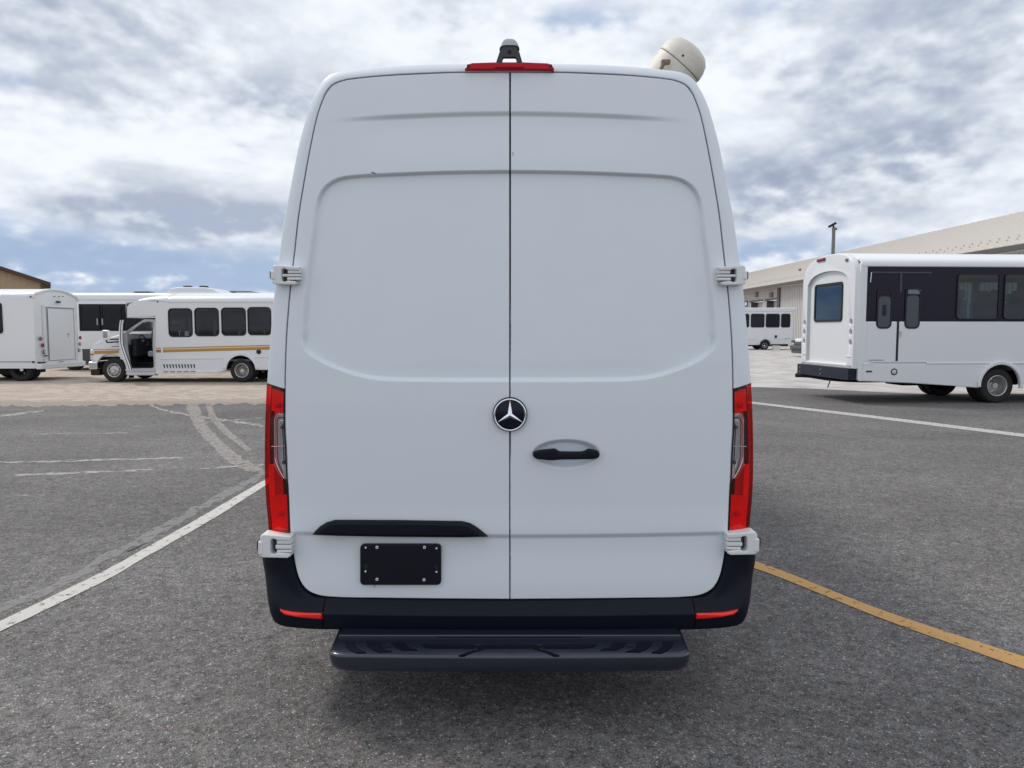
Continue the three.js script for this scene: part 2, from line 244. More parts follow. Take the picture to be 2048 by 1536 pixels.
const scuffs = [[[300, 809, 298, 812], [335, 820, 333, 823], [405, 832, 404, 836], [490, 844, 490, 848], [528, 850, 528, 854]], [[0, 830, 0, 834], [45, 824, 45, 828], [88, 820, 88, 824]], [[0, 923, 0, 927], [110, 921, 110, 924], [250, 917, 250, 920], [388, 914, 388, 916]], [[30, 949, 30, 952], [120, 945, 120, 949], [240, 941, 240, 944], [310, 937, 310, 941]], [[390, 938, 390, 941], [440, 933, 440, 936], [528, 928, 528, 931]], [[60, 868, 60, 870], [150, 866, 150, 868], [262, 865, 262, 867]], [[380, 846, 380, 848], [450, 840, 450, 842], [528, 834, 528, 837]], [[265, 853, 265, 854], [310, 850, 310, 852]], [[8, 993, 8, 996], [56, 989, 56, 992]]];
scuffs.forEach((p, i) => stripe('chalk_scuff', 'chalky scrape on the left asphalt, ' + ['running diagonally from the dirt edge', 'by the left photo edge below the dirt', 'longest of the level ones', 'level, just below the longest', 'nearest the tail lamp, low', 'thin and level, halfway to the dirt', 'nearest the tail lamp, high', 'short, beside the tyre tracks', 'short, lowest at the left edge'][i], p, i > 4 ? faint : scuffMat, 1.0));
stripe('dust_track', 'faint dusty smear on the right asphalt short of the white line', [[1500, 838, 1500, 846], [1640, 858, 1640, 868], [1800, 882, 1800, 890]], paintMat([0.3, 0.29, 0.28], 0.1, 63, 60, 0.3));

// ---------------------------------------------------------------- vehicles: shared pieces
function tyreGeo(r, w, rim) { return new THREE.LatheGeometry([[rim, -w / 2], [rim + 0.02, -w / 2 - 0.005], [r - 0.05, -w / 2 - 0.012], [r - 0.012, -w / 2 + 0.02], [r, -w / 2 + 0.05], [r, w / 2 - 0.05], [r - 0.012, w / 2 - 0.02], [r - 0.05, w / 2 + 0.012], [rim + 0.02, w / 2 + 0.005], [rim, w / 2]].map((p) => new THREE.Vector2(...p)), 48).rotateX(Math.PI / 2); }
// wheel at (x, r, z) of a vehicle, its outer face towards side (+1 or -1) of z
function wheel(parent, x, z, r, side, mat = M.satin, deep = false, dual = false) {
  const w = part('wheel', dual ? [tyreGeo(r, 0.22, r * 0.6), tyreGeo(r, 0.22, r * 0.6).translate(0, 0, -side * 0.28)] : tyreGeo(r, 0.24, r * 0.6), M.rubber, parent);
  w.position.set(x, r, z);
  const rr = r * 0.6, d = deep ? -0.1 : 0.015;
  const prof = deep ? [[rr, 0.115], [rr - 0.012, 0.125], [rr - 0.03, 0.11], [rr - 0.04, 0.02], [rr - 0.07, -0.09], [rr * 0.42, -0.1], [rr * 0.4, 0.0], [0, 0.0]] : [[rr, 0.11], [rr - 0.015, 0.125], [rr - 0.035, 0.1], [rr - 0.05, 0.05], [rr * 0.72, 0.06], [rr * 0.6, 0.105], [rr * 0.3, 0.115], [0, 0.115]];
  const rim = part('rim', new THREE.LatheGeometry(prof.map((p) => new THREE.Vector2(Math.max(p[0], 0.0001), p[1])), 40).rotateX(Math.PI / 2 * side), mat, w);
  const nuts = []; for (let k = 0; k < 8; k++) { const a = k / 8 * 6.2832; nuts.push(new THREE.CylinderGeometry(0.014, 0.014, 0.04, 6).rotateX(Math.PI / 2).translate(Math.cos(a) * rr * 0.55, Math.sin(a) * rr * 0.55, side * (deep ? -0.09 : 0.11))); }
  part('wheel_nut', nuts, M.chrome, w).userData.kind = 'stuff';
  part('hub', new THREE.CylinderGeometry(rr * 0.26, rr * 0.32, 0.09, 20).rotateX(side * Math.PI / 2).translate(0, 0, side * (deep ? 0.01 : 0.12)), M.chrome, w);
  if (!deep) { const holes = []; for (let k = 0; k < 8; k++) { const a = (k + 0.5) / 8 * 6.2832; holes.push(new THREE.CylinderGeometry(0.022, 0.022, 0.02, 10).rotateX(Math.PI / 2).translate(Math.cos(a) * rr * 0.78, Math.sin(a) * rr * 0.78, side * 0.062)); } part('vent_hole', holes, M.black, w).userData.kind = 'stuff'; }
  return w;
}
// window with a black gasket and a pane, lying on a side plane z; x0..y1 in the vehicle's own axes
function sideWindow(parent, x0, y0, x1, y1, r, z, side, glass = M.glass, gasket = 0.035, gm = M.black) {
  if (x0 > x1) [x0, x1] = [x1, x0]; if (y0 > y1) [y0, y1] = [y1, y0];
  const s = roundRect(x0, y0, x1, y1, r); s.holes.push(roundRect(x0 + gasket, y0 + gasket, x1 - gasket, y1 - gasket, Math.max(r - gasket, 0.02), THREE.Path));
  const w = part('window', ext(s, 0.05, 0.008).translate(0, 0, z - 0.025 + side * 0.008), gm, parent);
  part('pane', new THREE.ShapeGeometry(roundRect(x0 + gasket * 0.7, y0 + gasket * 0.7, x1 - gasket * 0.7, y1 - gasket * 0.7, Math.max(r - gasket * 0.7, 0.02)), 8).translate(0, 0, z + side * 0.012), glass, w);
  return w;
}
const arcPts = (cx, cy, r, a0, a1, n = 18) => Array.from({ length: n + 1 }, (_, i) => { const a = lerp(a0, a1, i / n); return [cx + r * Math.cos(a), cy + r * Math.sin(a)]; });
// cross-section (z, y) of a bus roof from one cove to the other, with thickness, run along x
function roofGeo(x0, x1, w, yc, ye, yt, r, thick = 0.05) {
  const top = []; for (let i = 0; i <= 10; i++) { const a = i / 10 * Math.PI / 2; top.push([w / 2 - r + r * Math.cos(a), yc + (ye - yc) * Math.sin(a)]); }
  for (let i = 1; i <= 6; i++) { const t = i / 6; top.push([(w / 2 - r) * (1 - t), lerp(ye, yt, 1 - (1 - t) * (1 - t))]); }
  const full = top.concat(top.slice(0, -1).reverse().map((p) => [-p[0], p[1]]));
  const inner = full.map((p) => [p[0] * (1 - 2 * thick / w), p[1] - thick]).reverse();
  const g = ext(shapeOf(full.concat(inner)), x1 - x0, 0.015, 2).rotateY(Math.PI / 2); // shape x -> -z
  return toCreasedNormals(g.translate(x0, 0, 0), 0.6);
}

// ---------------------------------------------------------------- THE VAN (rear view, large)
const AX = 1018, VAN_Z = -3.0;
const van = thing('panel_van', 'white high-roof panel van seen from behind with twin rear doors, nearest vehicle', 'van', [-0.013, 0, -5.9]);
function vadd(name, geo, mat, parent = van, label) { const g = Array.isArray(geo) ? merge(geo) : geo; g.translate(-van.position.x, 0, -van.position.z); return part(name, g, mat, parent, label); }
const zr = (x, y) => VAN_Z - 0.012 * x * x - 0.03 * Math.pow(Math.abs(x) / 0.95, 4) - (y > 1.05 ? 0.07 * Math.pow((y - 1.05) / 1.65, 2) : 0);
function R(px, py, off = 0) { let z = VAN_Z, p; for (let i = 0; i < 6; i++) { p = onZ(px, py, z); z = zr(p.x - van.position.x, p.y) + off; } p.z = z; return p; }
const mir = (px) => 2 * AX - px;
// door opening line and body outline, paired (left half, photograph points), top centre to the tail lamp foot
const PAIRS = [[1018, 144, 1018, 129], [918, 144.5, 910, 129.5], [844, 147, 839, 131], [769, 151, 757, 136], [707, 157, 692, 143], [682, 162, 667, 148.5], [664, 170.5, 650, 160], [652, 185, 639, 176], [642, 208, 628, 196], [632, 240, 616, 227], [619.6, 299, 598, 292], [607, 369, 583, 367], [597, 431, 570.5, 430], [590, 493.5, 561, 493.5], [581, 571, 550.5, 571], [575, 640, 544, 637], [571.5, 700, 539, 697], [569.7, 779, 534, 766], [569.8, 850, 530.5, 848], [572.5, 900, 529.5, 900], [574.5, 950, 529.5, 950], [577, 1000, 532, 1000], [580, 1066, 537, 1061], [584.5, 1097, 530, 1100]];
const LAMP_TOP = 17, LAMP_END = 22;
function pairAt(s) { // Catmull-Rom along the list
  const i = clamp(Math.floor(s), 0, PAIRS.length - 2), t = s - i, P = (k) => PAIRS[clamp(k, 0, PAIRS.length - 1)], out = [];
  for (let c = 0; c < 4; c++) { let a = P(i - 1)[c], b = P(i)[c], d = P(i + 1)[c], e = P(i + 2)[c]; if (i === 0) a = c % 2 ? d : 2 * b - d; out.push(0.5 * (2 * b + (d - a) * t + (2 * a - 5 * b + 4 * d - e) * t * t + (3 * b - a - 3 * d + e) * t * t * t)); }
  return out;
}
const GAP = 1.4;
function pillar(s, t, side, off = 0) { // t 0 at the door gap .. 1 at the side of the body
  const q = pairAt(s), dx = q[2] - q[0], dy = q[3] - q[1], l = Math.hypot(dx, dy) || 1, mx = (v) => (side > 0 ? mir(v) : v);
  const g = R(mx(q[0] + dx / l * GAP), q[1] + dy / l * GAP), o = onZ(mx(q[2]), q[3], g.z - 0.04), u = clamp((t - 0.7) / 0.3), w = clamp(t / 0.7), a = t < 0.7 ? 0.9 * w : 0.9 + 0.1 * Math.sin(u * Math.PI / 2), b = t < 0.7 ? 0.22 * Math.pow(w, 1.6) : 0.22 + 0.78 * (1 - Math.cos(u * Math.PI / 2));
  const n = V3((o.x - g.x), (o.y - g.y), 0).normalize(), p = V3(lerp(g.x, o.x, a), lerp(g.y, o.y, a), g.z - 0.1 * b);
  return p.add(n.multiplyScalar(off * a)).add(V3(0, 0, off * (1 - b)));
}
{ // body: frame round the doors, then the sides and roof forward to the nose
  const NT = 20, geos = [];
  for (const side of [-1, 1]) {
    const strip = (s0, s1, ns, off) => sheet(ns, NT + 2, (i, j) => { const s = lerp(s0, s1, i / ns); if (j < 2) { const p = pillar(s, 0, side, off), q = pillar(s, 0.1, side, off); const d = V3(p.x - q.x, p.y - q.y, 0); return p.add(V3(0, 0, [-0.05, -0.003][j])).add(d.multiplyScalar(j ? 0.0 : 0.0)); } return pillar(s, (j - 2) / NT, side, off); }, side > 0);
    geos.push(strip(0, LAMP_TOP - 0.02, 170, 0), strip(LAMP_END + 0.03, PAIRS.length - 1, 10, -0.006));
  }
  const half = []; for (let i = 0; i <= 90; i++) half.push(pillar(i / 90 * (PAIRS.length - 1), 1, -1));
  const low = half[half.length - 1]; half.push(V3(low.x + 0.005, 0.62, low.z), V3(low.x + 0.02, 0.45, low.z), V3(low.x + 0.1, 0.4, low.z), V3(0, 0.4, low.z));
  const full = half.concat(half.slice(0, -1).reverse().map((p) => V3(2 * van.position.x - p.x, p.y, p.z)));
  const rings = [[0, 9, 1], [0.25, 9, 1], [1.2, 9, 1], [3, 9, 1], [4.6, 9, 0.995], [5.0, 2.66, 0.985], [5.5, 2.3, 0.97], [5.9, 1.75, 0.95], [6.1, 1.38, 0.94], [6.6, 1.22, 0.9], [6.85, 1.0, 0.82], [6.9, 0.8, 0.7]];
  geos.push(sheet(rings.length - 1, full.length - 1, (i, j) => { const [d, ym, sx] = rings[i], p = full[j]; return V3(van.position.x + (p.x - van.position.x) * sx, p.y > ym ? ym + (p.y - ym) * 0.06 : p.y, lerp(p.z, -3.1, clamp(d / 0.25)) - d); }, true));
  vadd('body', geos, M.vanWhite);
  const wdw = vadd('windscreen', sheet(4, 4, (i, j) => { const x = lerp(-0.78, 0.78, i / 4), t = j / 4; return V3(x, lerp(1.5, 2.42, t), lerp(-9.12, -8.45, t) + 0.1 * x * x); }), M.glassBlock);
  wdw.position.z = -0.06;
}
// rear doors: pressed panels with their folds
const bottomLine = [[584.5, 1097], [590, 1130], [595, 1150], [603, 1168], [616, 1182], [637, 1191], [671, 1195], [764, 1197], [900, 1198.5], [1020, 1199]];
function panelOutline() {
  const L = [[1018, 340], [900, 341.5], [800, 345], [720, 349], [685, 353], [664, 361], [648, 374], [637, 392], [629, 420], [621, 470], [613, 530], [606, 600], [602, 650], [603, 684], [610, 700], [628, 716], [660, 733], [700, 748], [735, 757], [770, 761], [850, 763], [1018, 763.5]];
  const c = new THREE.CatmullRomCurve3(L.map((p) => V3(p[0], p[1], 0)), false, 'centripetal').getSpacedPoints(110);
  const l = c.map((p) => [p.x, p.y]); return l.concat(l.slice(1, -1).reverse().map((p) => [mir(p[0]), p[1]]));
}
const POLY = panelOutline();
function sdPoly(x, y) { let d = 1e9, ins = false; for (let i = 0, j = POLY.length - 1; i < POLY.length; j = i++) { const [ax, ay] = POLY[i], [bx, by] = POLY[j], ex = bx - ax, ey = by - ay, t = clamp(((x - ax) * ex + (y - ay) * ey) / (ex * ex + ey * ey)), dx = x - ax - ex * t, dy = y - ay - ey * t; d = Math.min(d, dx * dx + dy * dy); if ((ay > y) !== (by > y) && x < (bx - ax) * (y - ay) / (by - ay) + ax) ins = !ins; } return (ins ? 1 : -1) * Math.sqrt(d); }
function press(px, py) { // depth of the pressing in metres, outwards positive
  let d = 0; const ax = Math.abs(px - AX);
  const yb = 221 + 15 * Math.pow(ax / 370, 1.8);
  d -= 0.012 * sstep(0, 13, py - yb) * (1 - sstep(0.55, 1.02, ax / 375)) * (1 - 0.6 * sstep(20, 110, py - yb));
  if (py > 325 && py < 780) { const s = sdPoly(px, py); d -= 0.02 * sstep(0, 7 + 10 * sstep(380, 460, py) * (1 - sstep(660, 700, py)), s); }
  const yc = 1068 - 6 * Math.pow(ax / 435, 2);
  d += 0.004 * sstep(-60, -2, py - yc) - 0.013 * sstep(0, 9, py - yc) + 0.012 * sstep(25, 125, py - yc);
  const hx = (px - 1132) / 67, hy = (py - 906) / (py < 906 ? 27 : 31), hr = hx * hx + hy * hy; if (hr < 1) d -= 0.032 * sstep(0, py < 906 ? 0.35 : 0.85, 1 - hr);
  return d + 0.0012 * fbm(px / 170 + 4, py / 210 + 9, 2);
}
// dark rubber seal seen in the gap round and between the doors
{
  const g = []; for (const side of [-1, 1]) { const mx = (v) => (side > 0 ? mir(v) : v);
    const line = []; for (let i = 0; i <= 140; i++) { const q = pairAt(i / 140 * (PAIRS.length - 1)); line.push([q[0], q[1]]); }
    for (const p of [[590, 1130], [595, 1150], [603, 1168], [616, 1182], [637, 1191], [671, 1195], [764, 1197], [900, 1198.5], [1018, 1199]]) line.push(p);
    g.push(sheet(line.length - 1, 1, (i, j) => { const a = line[Math.max(0, i - 1)], b = line[Math.min(line.length - 1, i + 1)], nx = -(b[1] - a[1]), ny = b[0] - a[0], l = Math.hypot(nx, ny) || 1, k = (j ? 9 : -9) / l; const X = mx(line[i][0] + nx * k), Y = line[i][1] + ny * k; return R(X, Y, press(X, Y) - 0.024); }));
  }
  g.push(sheet(300, 1, (i, j) => R(1020 + (j ? 10 : -10), lerp(146, 1198, i / 300), press(1020, lerp(146, 1198, i / 300)) - 0.024)));
  vadd('door_seal', g, M.black);
}
function doorGeo(side) {
  const mx = (v) => (side > 0 ? mir(v) : v), seam = side > 0 ? 1020 + 1.5 : 1020 - 1.5;
  const pts = []; for (let i = 0; i <= 320; i++) { const q = pairAt(i / 320 * (PAIRS.length - 1)); pts.push([q[0], q[1]]); } for (const p of bottomLine.slice(1)) pts.push(p);
  const c = new THREE.CatmullRomCurve3(pts.map((p) => V3(p[0], p[1], 0)), false, 'centripetal');
  const dense = c.getSpacedPoints(1600).map((p) => [p.x, p.y]);
  const near = (x, y) => { let b = 0, bd = 1e9; dense.forEach((p, i) => { const d = (p[0] - x) ** 2 + (p[1] - y) ** 2; if (d < bd) { bd = d; b = i; } }); return b; };
  const i1 = near(657, 177), i2 = near(609, 1176);
  const at = (a, b, t) => { const f = lerp(a, b, t), i = Math.min(Math.floor(f), dense.length - 2), k = f - i; return [lerp(dense[i][0], dense[i + 1][0], k), lerp(dense[i][1], dense[i + 1][1], k)]; };
  const NI = 150, NJ = 620, EDGE = 3; // i from seam outwards, j from top down
  const inward = (p) => { const l = Math.hypot(p[0] - 830, (p[1] - 660) * 0.4) || 1; return [p[0] + (830 - p[0]) / l * 1.6, p[1] + (660 - p[1]) * 0.4 / l * 1.6]; };
  const top = (u) => inward(at(0, i1, u)), bot = (u) => inward(at(dense.length - 1, i2, u)), out = (v) => inward(at(i1, i2, v));
  const uvp = (u, v) => { const T = top(u), B = bot(u), S = [side > 0 ? mir(seam) : seam, lerp(top(0)[1], bot(0)[1], v)], O = out(v), T0 = top(0), T1 = top(1), B0 = bot(0), B1 = bot(1); T0[0] = B0[0] = S[0];
    const TT = [u < 1e-6 ? S[0] : T[0], T[1]], BB = [u < 1e-6 ? S[0] : B[0], B[1]];
    return [0, 1].map((k) => (1 - v) * TT[k] + v * BB[k] + (1 - u) * S[k] + u * O[k] - ((1 - u) * (1 - v) * T0[k] + u * (1 - v) * T1[k] + (1 - u) * v * B0[k] + u * v * B1[k])); };
  const prof = [[0, -0.03], [0, -0.006], [0.5, -0.0015]]; // rolled edge
  return sheet(NI + 2 * EDGE, NJ + 2 * EDGE, (i, j) => {
    const a = i - EDGE, b = j - EDGE, u = clamp(a / NI), v = clamp(b / NJ), e = Math.min(i, j, NI + 2 * EDGE - i, NJ + 2 * EDGE - j);
    let [x, y] = uvp(u, v); const off = e < EDGE ? prof[e][1] : 0; if (e >= EDGE) { const m = 0.7; if (u === 0) x -= m; if (v === 0) y += m; if (v === 1) y -= m; if (u === 1) x += m; }
    const px = mx(x); return R(px, y, press(px, y) + off);
  }, side > 0);
}
const doorL = vadd('rear_door', doorGeo(-1), M.vanWhite, van, 'left rear door carrying the dark plate holder');
const doorR = vadd('rear_door', doorGeo(1), M.vanWhite, van, 'right rear door carrying the dark handle');
const shift = V3(-van.position.x, 0, -van.position.z);
// things fixed to the doors: shapes drawn at photograph points, carried to the door face and given thickness
function onDoor(pts, off) { return pts.map((p) => { const q = R(p[0], p[1], press(p[0], p[1]) + off); return q; }); }
function slab(pts, depth, bevel, off = 0, holes = [], bs = 3) { // photograph outline -> bevelled solid on the door
  const c = pts.reduce((a, p) => [a[0] + p[0] / pts.length, a[1] + p[1] / pts.length], [0, 0]), z = R(c[0], c[1]).z + off, P = (p) => { const q = onZ(p[0], p[1], z); return [q.x, q.y]; };
  const s = shapeOf(pts.map(P)); for (const h of holes) s.holes.push(shapeOf(h.map(P)));
  return ext(s, depth, bevel, bs, 12).translate(0, 0, z);
}
const smooth = (pts, n = 80) => new THREE.CatmullRomCurve3(pts.map((p) => V3(p[0], p[1], 0)), true, 'centripetal').getSpacedPoints(n).slice(0, n).map((p) => [p.x, p.y]);
const rr = (x0, y0, x1, y1, r) => { const o = []; for (const [cx, cy, a] of [[x1 - r, y0 + r, -Math.PI / 2], [x1 - r, y1 - r, 0], [x0 + r, y1 - r, Math.PI / 2], [x0 + r, y0 + r, Math.PI]]) for (let i = 0; i <= 6; i++) { const t = a + i / 6 * Math.PI / 2; o.push([cx + r * Math.cos(t), cy + r * Math.sin(t)]); } return o; };
{ // plate lamp bar
  const o = [[627, 1067], [633, 1059], [642, 1050.5], [655, 1042.5], [672, 1037.5], [800, 1038], [925, 1040], [941, 1044], [955, 1052.5], [967, 1062], [977, 1070.5], [930, 1072.5], [800, 1071.5], [680, 1069.5]];
  vadd('trim_bar', slab(o, 0.034, 0.0155, -0.004, [], 2), M.bumper, doorL).position.set(0, 0, 0);
  // plate holder
  const holder = vadd('plate_holder', slab(rr(722, 1086, 883, 1167, 8), 0.022, 0.005, -0.008), M.plate, doorL);
  for (const [x, y, r] of [[754, 1094.5, 2.8], [849, 1094.5, 2.8], [754, 1158.5, 2.8], [848, 1159.5, 2.8], [731.5, 1095, 1.8], [873, 1096.5, 1.8], [731, 1142.5, 1.8], [873, 1143.5, 1.8]]) {
    const p = onZ(x, y, R(802, 1126).z + 0.0145), k = 1 / 483; const g = [new THREE.CylinderGeometry(r * k, r * k * 1.15, 0.006, 14).rotateX(Math.PI / 2).translate(p.x, p.y, p.z)];
    vadd('screw', g, M.hingeWhite, holder);
    if (r > 2) vadd('screw_socket', new THREE.CylinderGeometry(r * k * 0.4, r * k * 0.4, 0.003, 6).rotateX(Math.PI / 2).translate(p.x, p.y, p.z + 0.0025), M.black, holder);
  }
  for (const [x, y] of [[732, 1135], [873, 1136]]) vadd('slot', ext(shapeOf(rr(x - 4, y - 7, x + 4, y + 3, 4).map((p) => { const q = onZ(p[0], p[1], R(802, 1126).z + 0.014); return [q.x, q.y]; })), 0.002).translate(0, 0, R(802, 1126).z + 0.0135), M.black, holder);
}
{ // door handle
  const o = smooth([[1065, 907], [1067, 902], [1075, 899.5], [1095, 897], [1109, 896], [1113, 897.5], [1118, 901], [1130, 901.6], [1165, 901.3], [1170, 899.5], [1175, 896.5], [1186, 897.5], [1195, 900.5], [1198, 905.5], [1197, 911.5], [1192, 915.5], [1180, 916.5], [1160, 917], [1118, 917.8], [1105, 919], [1085, 917.5], [1070, 914.5]], 90);
  vadd('door_handle', slab(o, 0.03, 0.009, -0.004), M.bumper, doorR);
}
{ // round star emblem across the door seam
  const c = R(1020, 829, 0.0), k = 1 / 484, put = (g) => g.translate(c.x, c.y, c.z);
  const em = vadd('emblem', put(new THREE.CylinderGeometry(34 * k, 35.5 * k, 0.02, 64).rotateX(Math.PI / 2)), M.bumper);
  vadd('emblem_ring', put(new THREE.TorusGeometry(31.2 * k, 2.0 * k, 10, 80).translate(0, 0, 0.014)), M.chrome, em);
  vadd('emblem_face', put(new THREE.SphereGeometry(0.25, 48, 12, 0, Math.PI * 2, 0, 30 * k / 0.25).rotateX(Math.PI / 2).translate(0, 0, -0.25 + 0.0205)), M.blackGloss, em);
  const arms = []; for (let a = 0; a < 3; a++) { // each arm a ridge: wide at the hub, a point at the ring
    const g = new THREE.BufferGeometry(), L = 29.5 * k, w = 4.4 * k, h = 0.007, pos = [0, L, 0, -w, w * 0.6, 0, 0, 0, h, 0, L, 0, 0, 0, h, w, w * 0.6, 0, -w, w * 0.6, 0, 0, -w * 0.2, 0, 0, 0, h, 0, 0, h, 0, -w * 0.2, 0, w, w * 0.6, 0];
    g.setAttribute('position', new THREE.Float32BufferAttribute(pos, 3)); g.computeVertexNormals(); arms.push(g.rotateZ(a * 2 * Math.PI / 3).translate(0, 0, 0.02)); }
  vadd('emblem_star', put(merge(arms)), M.chrome, em);
}
for (const [x0, y0, x1, y1, w, d] of [[743, 344.5, 751, 347, 2.2, doorL], [1025.6, 304, 1026.4, 311, 1, doorR], [751, 1168, 748.5, 1175, 1, doorL]]) { const dx = x1 - x0, dy = y1 - y0, l = Math.hypot(dx, dy), nx = -dy / l * w / 2, ny = dx / l * w / 2; const P = [[x0 + nx, y0 + ny], [x1 + nx, y1 + ny], [x1 - nx, y1 - ny], [x0 - nx, y0 - ny]]; const g = sheet(3, 1, (i, j) => { const a = j ? [lerp(P[3][0], P[2][0], i / 3), lerp(P[3][1], P[2][1], i / 3)] : [lerp(P[0][0], P[1][0], i / 3), lerp(P[0][1], P[1][1], i / 3)]; return R(a[0], a[1], press(a[0], a[1]) + 0.0012); }); vadd('scratch', g, M.lampDark, d); }
// tail lamps
for (const side of [-1, 1]) {
  const mx = (v) => (side > 0 ? mir(v) : v), s0 = LAMP_TOP + 0.03, s1 = LAMP_END - 0.0, NS = 70, NT = 22;
  const surf = (s, t, off) => pillar(s, t, side, off);
  const sAt = (py) => { let a = s0, b = s1; for (let i = 0; i < 30; i++) { const m = (a + b) / 2; if (pairAt(m)[1] < py) a = m; else b = m; } return a; };
  const lamp = vadd('tail_light', sheet(NS, NT, (i, j) => surf(lerp(s0, s1, i / NS), lerp(0, 1.0, j / NT), -0.032), side > 0), M.redDark, van, side < 0 ? 'left red tail lamp with a clear reversing section' : 'right red tail lamp with a clear reversing section');
  // clear window of the lens: from the door gap out to tIn(s)
  const sa = sAt(826), sm = sAt(892), sb = sAt(968);
  const tIn = (s) => { if (s < sa || s > sb) return 0; const y = pairAt(s)[1]; return y < 838 ? lerp(0.34, 0.47, sstep(826, 838, y)) : y < 915 ? 0.48 : 0.48 * (1 - Math.pow((y - 915) / 53, 1.4)); };
  const lensStrip = (a, b, n, lo, hi, off, nt = NT) => sheet(n, nt, (i, j) => { const s = lerp(a, b, i / n); return surf(s, lerp(lo(s), hi(s), j / nt), off); }, side > 0);
  const one = () => 1.0, zero = () => 0;
  vadd('red_lens', [lensStrip(s0, sa, 16, zero, one, 0.002), lensStrip(sa, sb, 44, (s) => Math.max(tIn(s), 0.001), one, 0.002), lensStrip(sb, s1, 26, zero, one, 0.002)], M.redLens, lamp);
  vadd('clear_lens', lensStrip(sa, sb, 40, zero, (s) => Math.max(tIn(s), 0.002), 0.001, 8), M.clearLens, lamp);
  vadd('lamp_reflector', lensStrip(sa, sb, 40, zero, (s) => Math.max(tIn(s), 0.002), -0.02, 8), M.lampSilver, lamp);
  const ribs = [], dark = []; for (let k = 0; k < 4; k++) { const f = 0.95 - k * 0.24, a = lerp(sa, sm, 0.06 + k * 0.07), b = lerp(sm, sb, 0.86 - k * 0.14), pts = []; const n = 20; pts.push(surf(a, 0.02, -0.012)); for (let i = 0; i <= n; i++) { const s = lerp(a, b, i / n); pts.push(surf(s, Math.max(tIn(s) * f - (i === 0 ? 0.05 : 0), 0.02), -0.012)); } (k % 2 ? dark : ribs).push(tube(pts, 0.0026, 60, 6)); }
  vadd('lamp_rib', ribs, M.chrome, lamp); vadd('lamp_rib', dark, M.lampDark, lamp);
  vadd('lamp_divider', tube([surf(sm, 0.01, 0.003), surf(sm, 0.24, 0.003), surf(sm, 0.45, 0.003)], 0.002, 8, 6), M.satin, lamp);
  for (const y of [855, 925]) { const p = surf(sAt(y), 0.12, -0.012); vadd('bulb', new THREE.SphereGeometry(0.008, 12, 8).translate(p.x, p.y, p.z), M.lampDark, lamp); }
  // reflector bowls behind the red lens
  const bowl = (a, b, lo, hi, m) => vadd('lamp_reflector', sheet(14, 8, (i, j) => surf(lerp(sAt(a), sAt(b), i / 14), lerp(lo, hi, j / 8), -0.012 - 0.012 * Math.sin(i / 14 * Math.PI) * Math.sin(j / 8 * Math.PI)), side > 0), m, lamp);
  bowl(786, 826, 0.05, 0.62, M.redInner); bowl(990, 1062, 0.06, 0.8, M.redInner); bowl(928, 991, 0.5, 0.74, M.redInner);
  for (const y of [813, 1028]) { const p = surf(sAt(y), 0.3, -0.008); vadd('bulb', new THREE.SphereGeometry(0.0135, 14, 10).scale(1, 1, 0.6).translate(p.x, p.y, p.z), M.redDark, lamp); }
  vadd('lamp_edge', [tube(Array.from({ length: 12 }, (_, i) => surf(s0 - 0.02, i / 11, 0.0)), 0.003, 24, 6), tube(Array.from({ length: 30 }, (_, i) => surf(lerp(s0, s1, i / 29), 0.0, -0.002)), 0.0035, 60, 6), tube(Array.from({ length: 12 }, (_, i) => surf(s1 + 0.02, i / 11, 0.0)), 0.005, 24, 6)], M.black, lamp);
}
